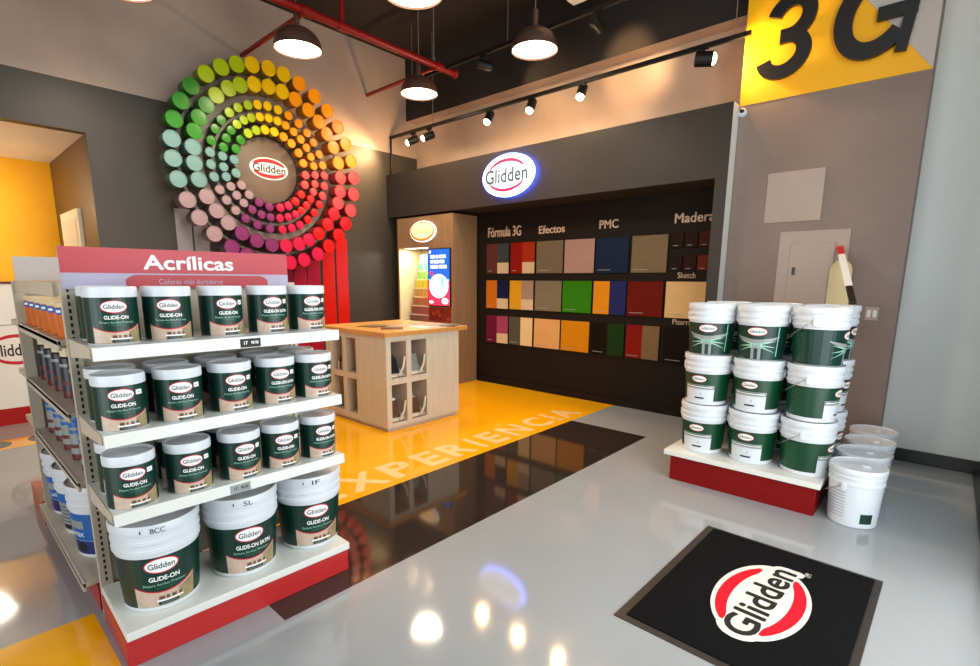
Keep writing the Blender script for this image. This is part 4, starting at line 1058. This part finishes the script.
seg(0.0, 0.27, 0.02, 'skirt', 'grip'); seg(0.27, 0.84, 0.022, 'white', 'sleeve'); seg(0.84, 1.0, 0.022, 'red', 'tip')

# ================================================================== PALLET WITH BUCKET STACKS
pl = empty('display_platform', (0, 0, 0)); tag(pl, 'low red platform with white board top under the bucket stacks', 'platform')
b = MB(); b.box(-1.375, -0.46, 3.605, 4.34, 0, 0.185, 'dred'); b.build('base', pl, bevel=0.003)
b = MB(); b.box(-1.42, -0.438, 3.585, 4.36, 0.185, 0.222, 'shelf'); b.build('top_board', pl, bevel=0.003)
sb, pb_ = star_bucket(), plain_bucket()
colx = (-1.225, -0.897, -0.57)
lvl = ('bottom', 'middle', 'topmost')
for row, yy in ((0, 3.80), (1, 4.165)):
    for ci, x in enumerate(colx):
        for l in range(3):
            z = 0.2225 + 0.3565 * l
            star = l == 2
            base = -90 + (8, 4, -14)[ci] if row == 0 else -90 + 10
            rz = base if ci < 2 else (-178 + 88 + 78)
            if ci == 2: rz = -4 if row == 0 else -10
            jx, jy = random.uniform(-0.002, 0.002), random.uniform(-0.003, 0.003)
            pos = ('stack nearest the sample wall', 'middle stack', 'stack beside the white buckets')[ci]
            lab = f'{"starburst" if star else "white and green"} paint bucket, {lvl[l]} in the {("front", "rear")[row]} {pos}'
            place(sb if star else pb_, 'sb' if star else 'pb', (x + jx, yy + jy, z), R(rz + random.uniform(-3, 3)), lab, 'paint bucket', 'stacked buckets on the red platform')


def white_bucket():
    t = empty('paint_bucket')
    b = MB(); b.lathe([(0, 0), (0.124, 0), (0.129, 0.006), (0.141, 0.27), (0.147, 0.274), (0.147, 0.288), (0.142, 0.292), (0.142, 0.312), (0.148, 0.316), (0.148, 0.328), (0.144, 0.332), (0.144, 0.355)], 'plastic', 40); b.build('body', t)
    b = MB(); b.lathe([(0.144, 0.345), (0.151, 0.347), (0.152, 0.353), (0.152, 0.374), (0.149, 0.38), (0.143, 0.38), (0.139, 0.373), (0.112, 0.371), (0.109, 0.368), (0, 0.368)], 'plastic', 40); b.lathe([(0.026, 0.368), (0.026, 0.378), (0.02, 0.381), (0, 0.381)], 'plastic', 20, 'z', (0.03, 0.03, 0)); b.build('lid', t)
    rad = lambda v: 0.129 + 0.012 * v / 0.27
    b = MB(); d = Dec(b, cyl_map(lambda v: rad(v) + 0.0008), 0.0004, 0.02)
    d.strip(-0.115, -0.045, 0.035, 0.1, 'green', 1, 6); 
    d.strip(0.06, 0.13, 0.05, 0.06, 'silver', 1, 4); d.text('LATEX', 0.095, 0.15, 0.08, 0.026, 'red', 1, 0.02)
    for i in range(9): d.strip(-0.3, -0.2, 0.06 + i * 0.02, 0.064 + i * 0.02, 'silver', 1, 6)
    b.build('label', t, smooth=False)
    pts = [((0.02 + 0.142 * math.sin(PI * i / 24)) * -1, 0.158 * math.cos(PI * i / 24), 0.262 - 0.1 * math.sin(PI * i / 24)) for i in range(25)]
    b = MB(); b.tube(pts, 0.0028, 'steel', 6); b.build('bail', t)
    for s in (1, -1): b = MB(); b.box(-0.012, 0.012, s * 0.141, s * 0.162, 0.24, 0.285, 'plastic'); b.build('ear', t, bevel=0.004)
    return t


wb = white_bucket(); wb.scale = (0.97, 0.97, 0.95)
for i, (x, y) in enumerate(((-0.278, 3.71), (-0.290, 4.03), (-0.286, 4.36), (-0.292, 4.69))):
    place(wb, 'wb', (x, y, 0.0005), R(-18 + (0, 8, -6, 10)[i]), 'plain white paint bucket on the floor beside the platform, ' + ['nearest one with a green patch', 'second from the mat', 'third from the mat', 'farthest from the mat'][i], 'paint bucket', 'white buckets on the floor')

# ================================================================== DOOR MAT
mt = empty('door_mat', (-0.491, 2.45, 0), R(-0.9)); tag(mt, 'black floor mat with round red and white logo on the grey floor', 'mat')
b = MB(); b.box(-0.416, 0.416, -0.57, 0.57, 0, 0.005, 'matr'); b.build('rubber_border', mt, bevel=0.002)
b = MB(); b.box(-0.375, 0.385, -0.535, 0.545, 0.005, 0.011, 'matp'); b.build('pile', mt, bevel=0.002)
b = MB(); d = Dec(b, plane_map((0.024, -0.0, 0.0115), (0, 1, 0), (-1, 0, 0), (0, 0, 1)), 0.0006)
d.ellipse(-0.012, 0, 0.342, 0.190, 'matw', 1, 40); d.text('Glidden', -0.008, 0, 0.735, 0.19, 'matw', 1.3, 0.09, R(-2)); d.arcs(-0.012, 0, 0.315, 0.168, 'matred', 2, 0.9, 0.68, 0.42, R(-2))
d.text('Glidden', -0.008, 0, 0.665, 0.135, 'ink', 3, 0.022, R(-2)); d.text('TM', 0.352, -0.115, 0.045, 0.028, 'matw', 1)
b.build('logo', mt, smooth=False)
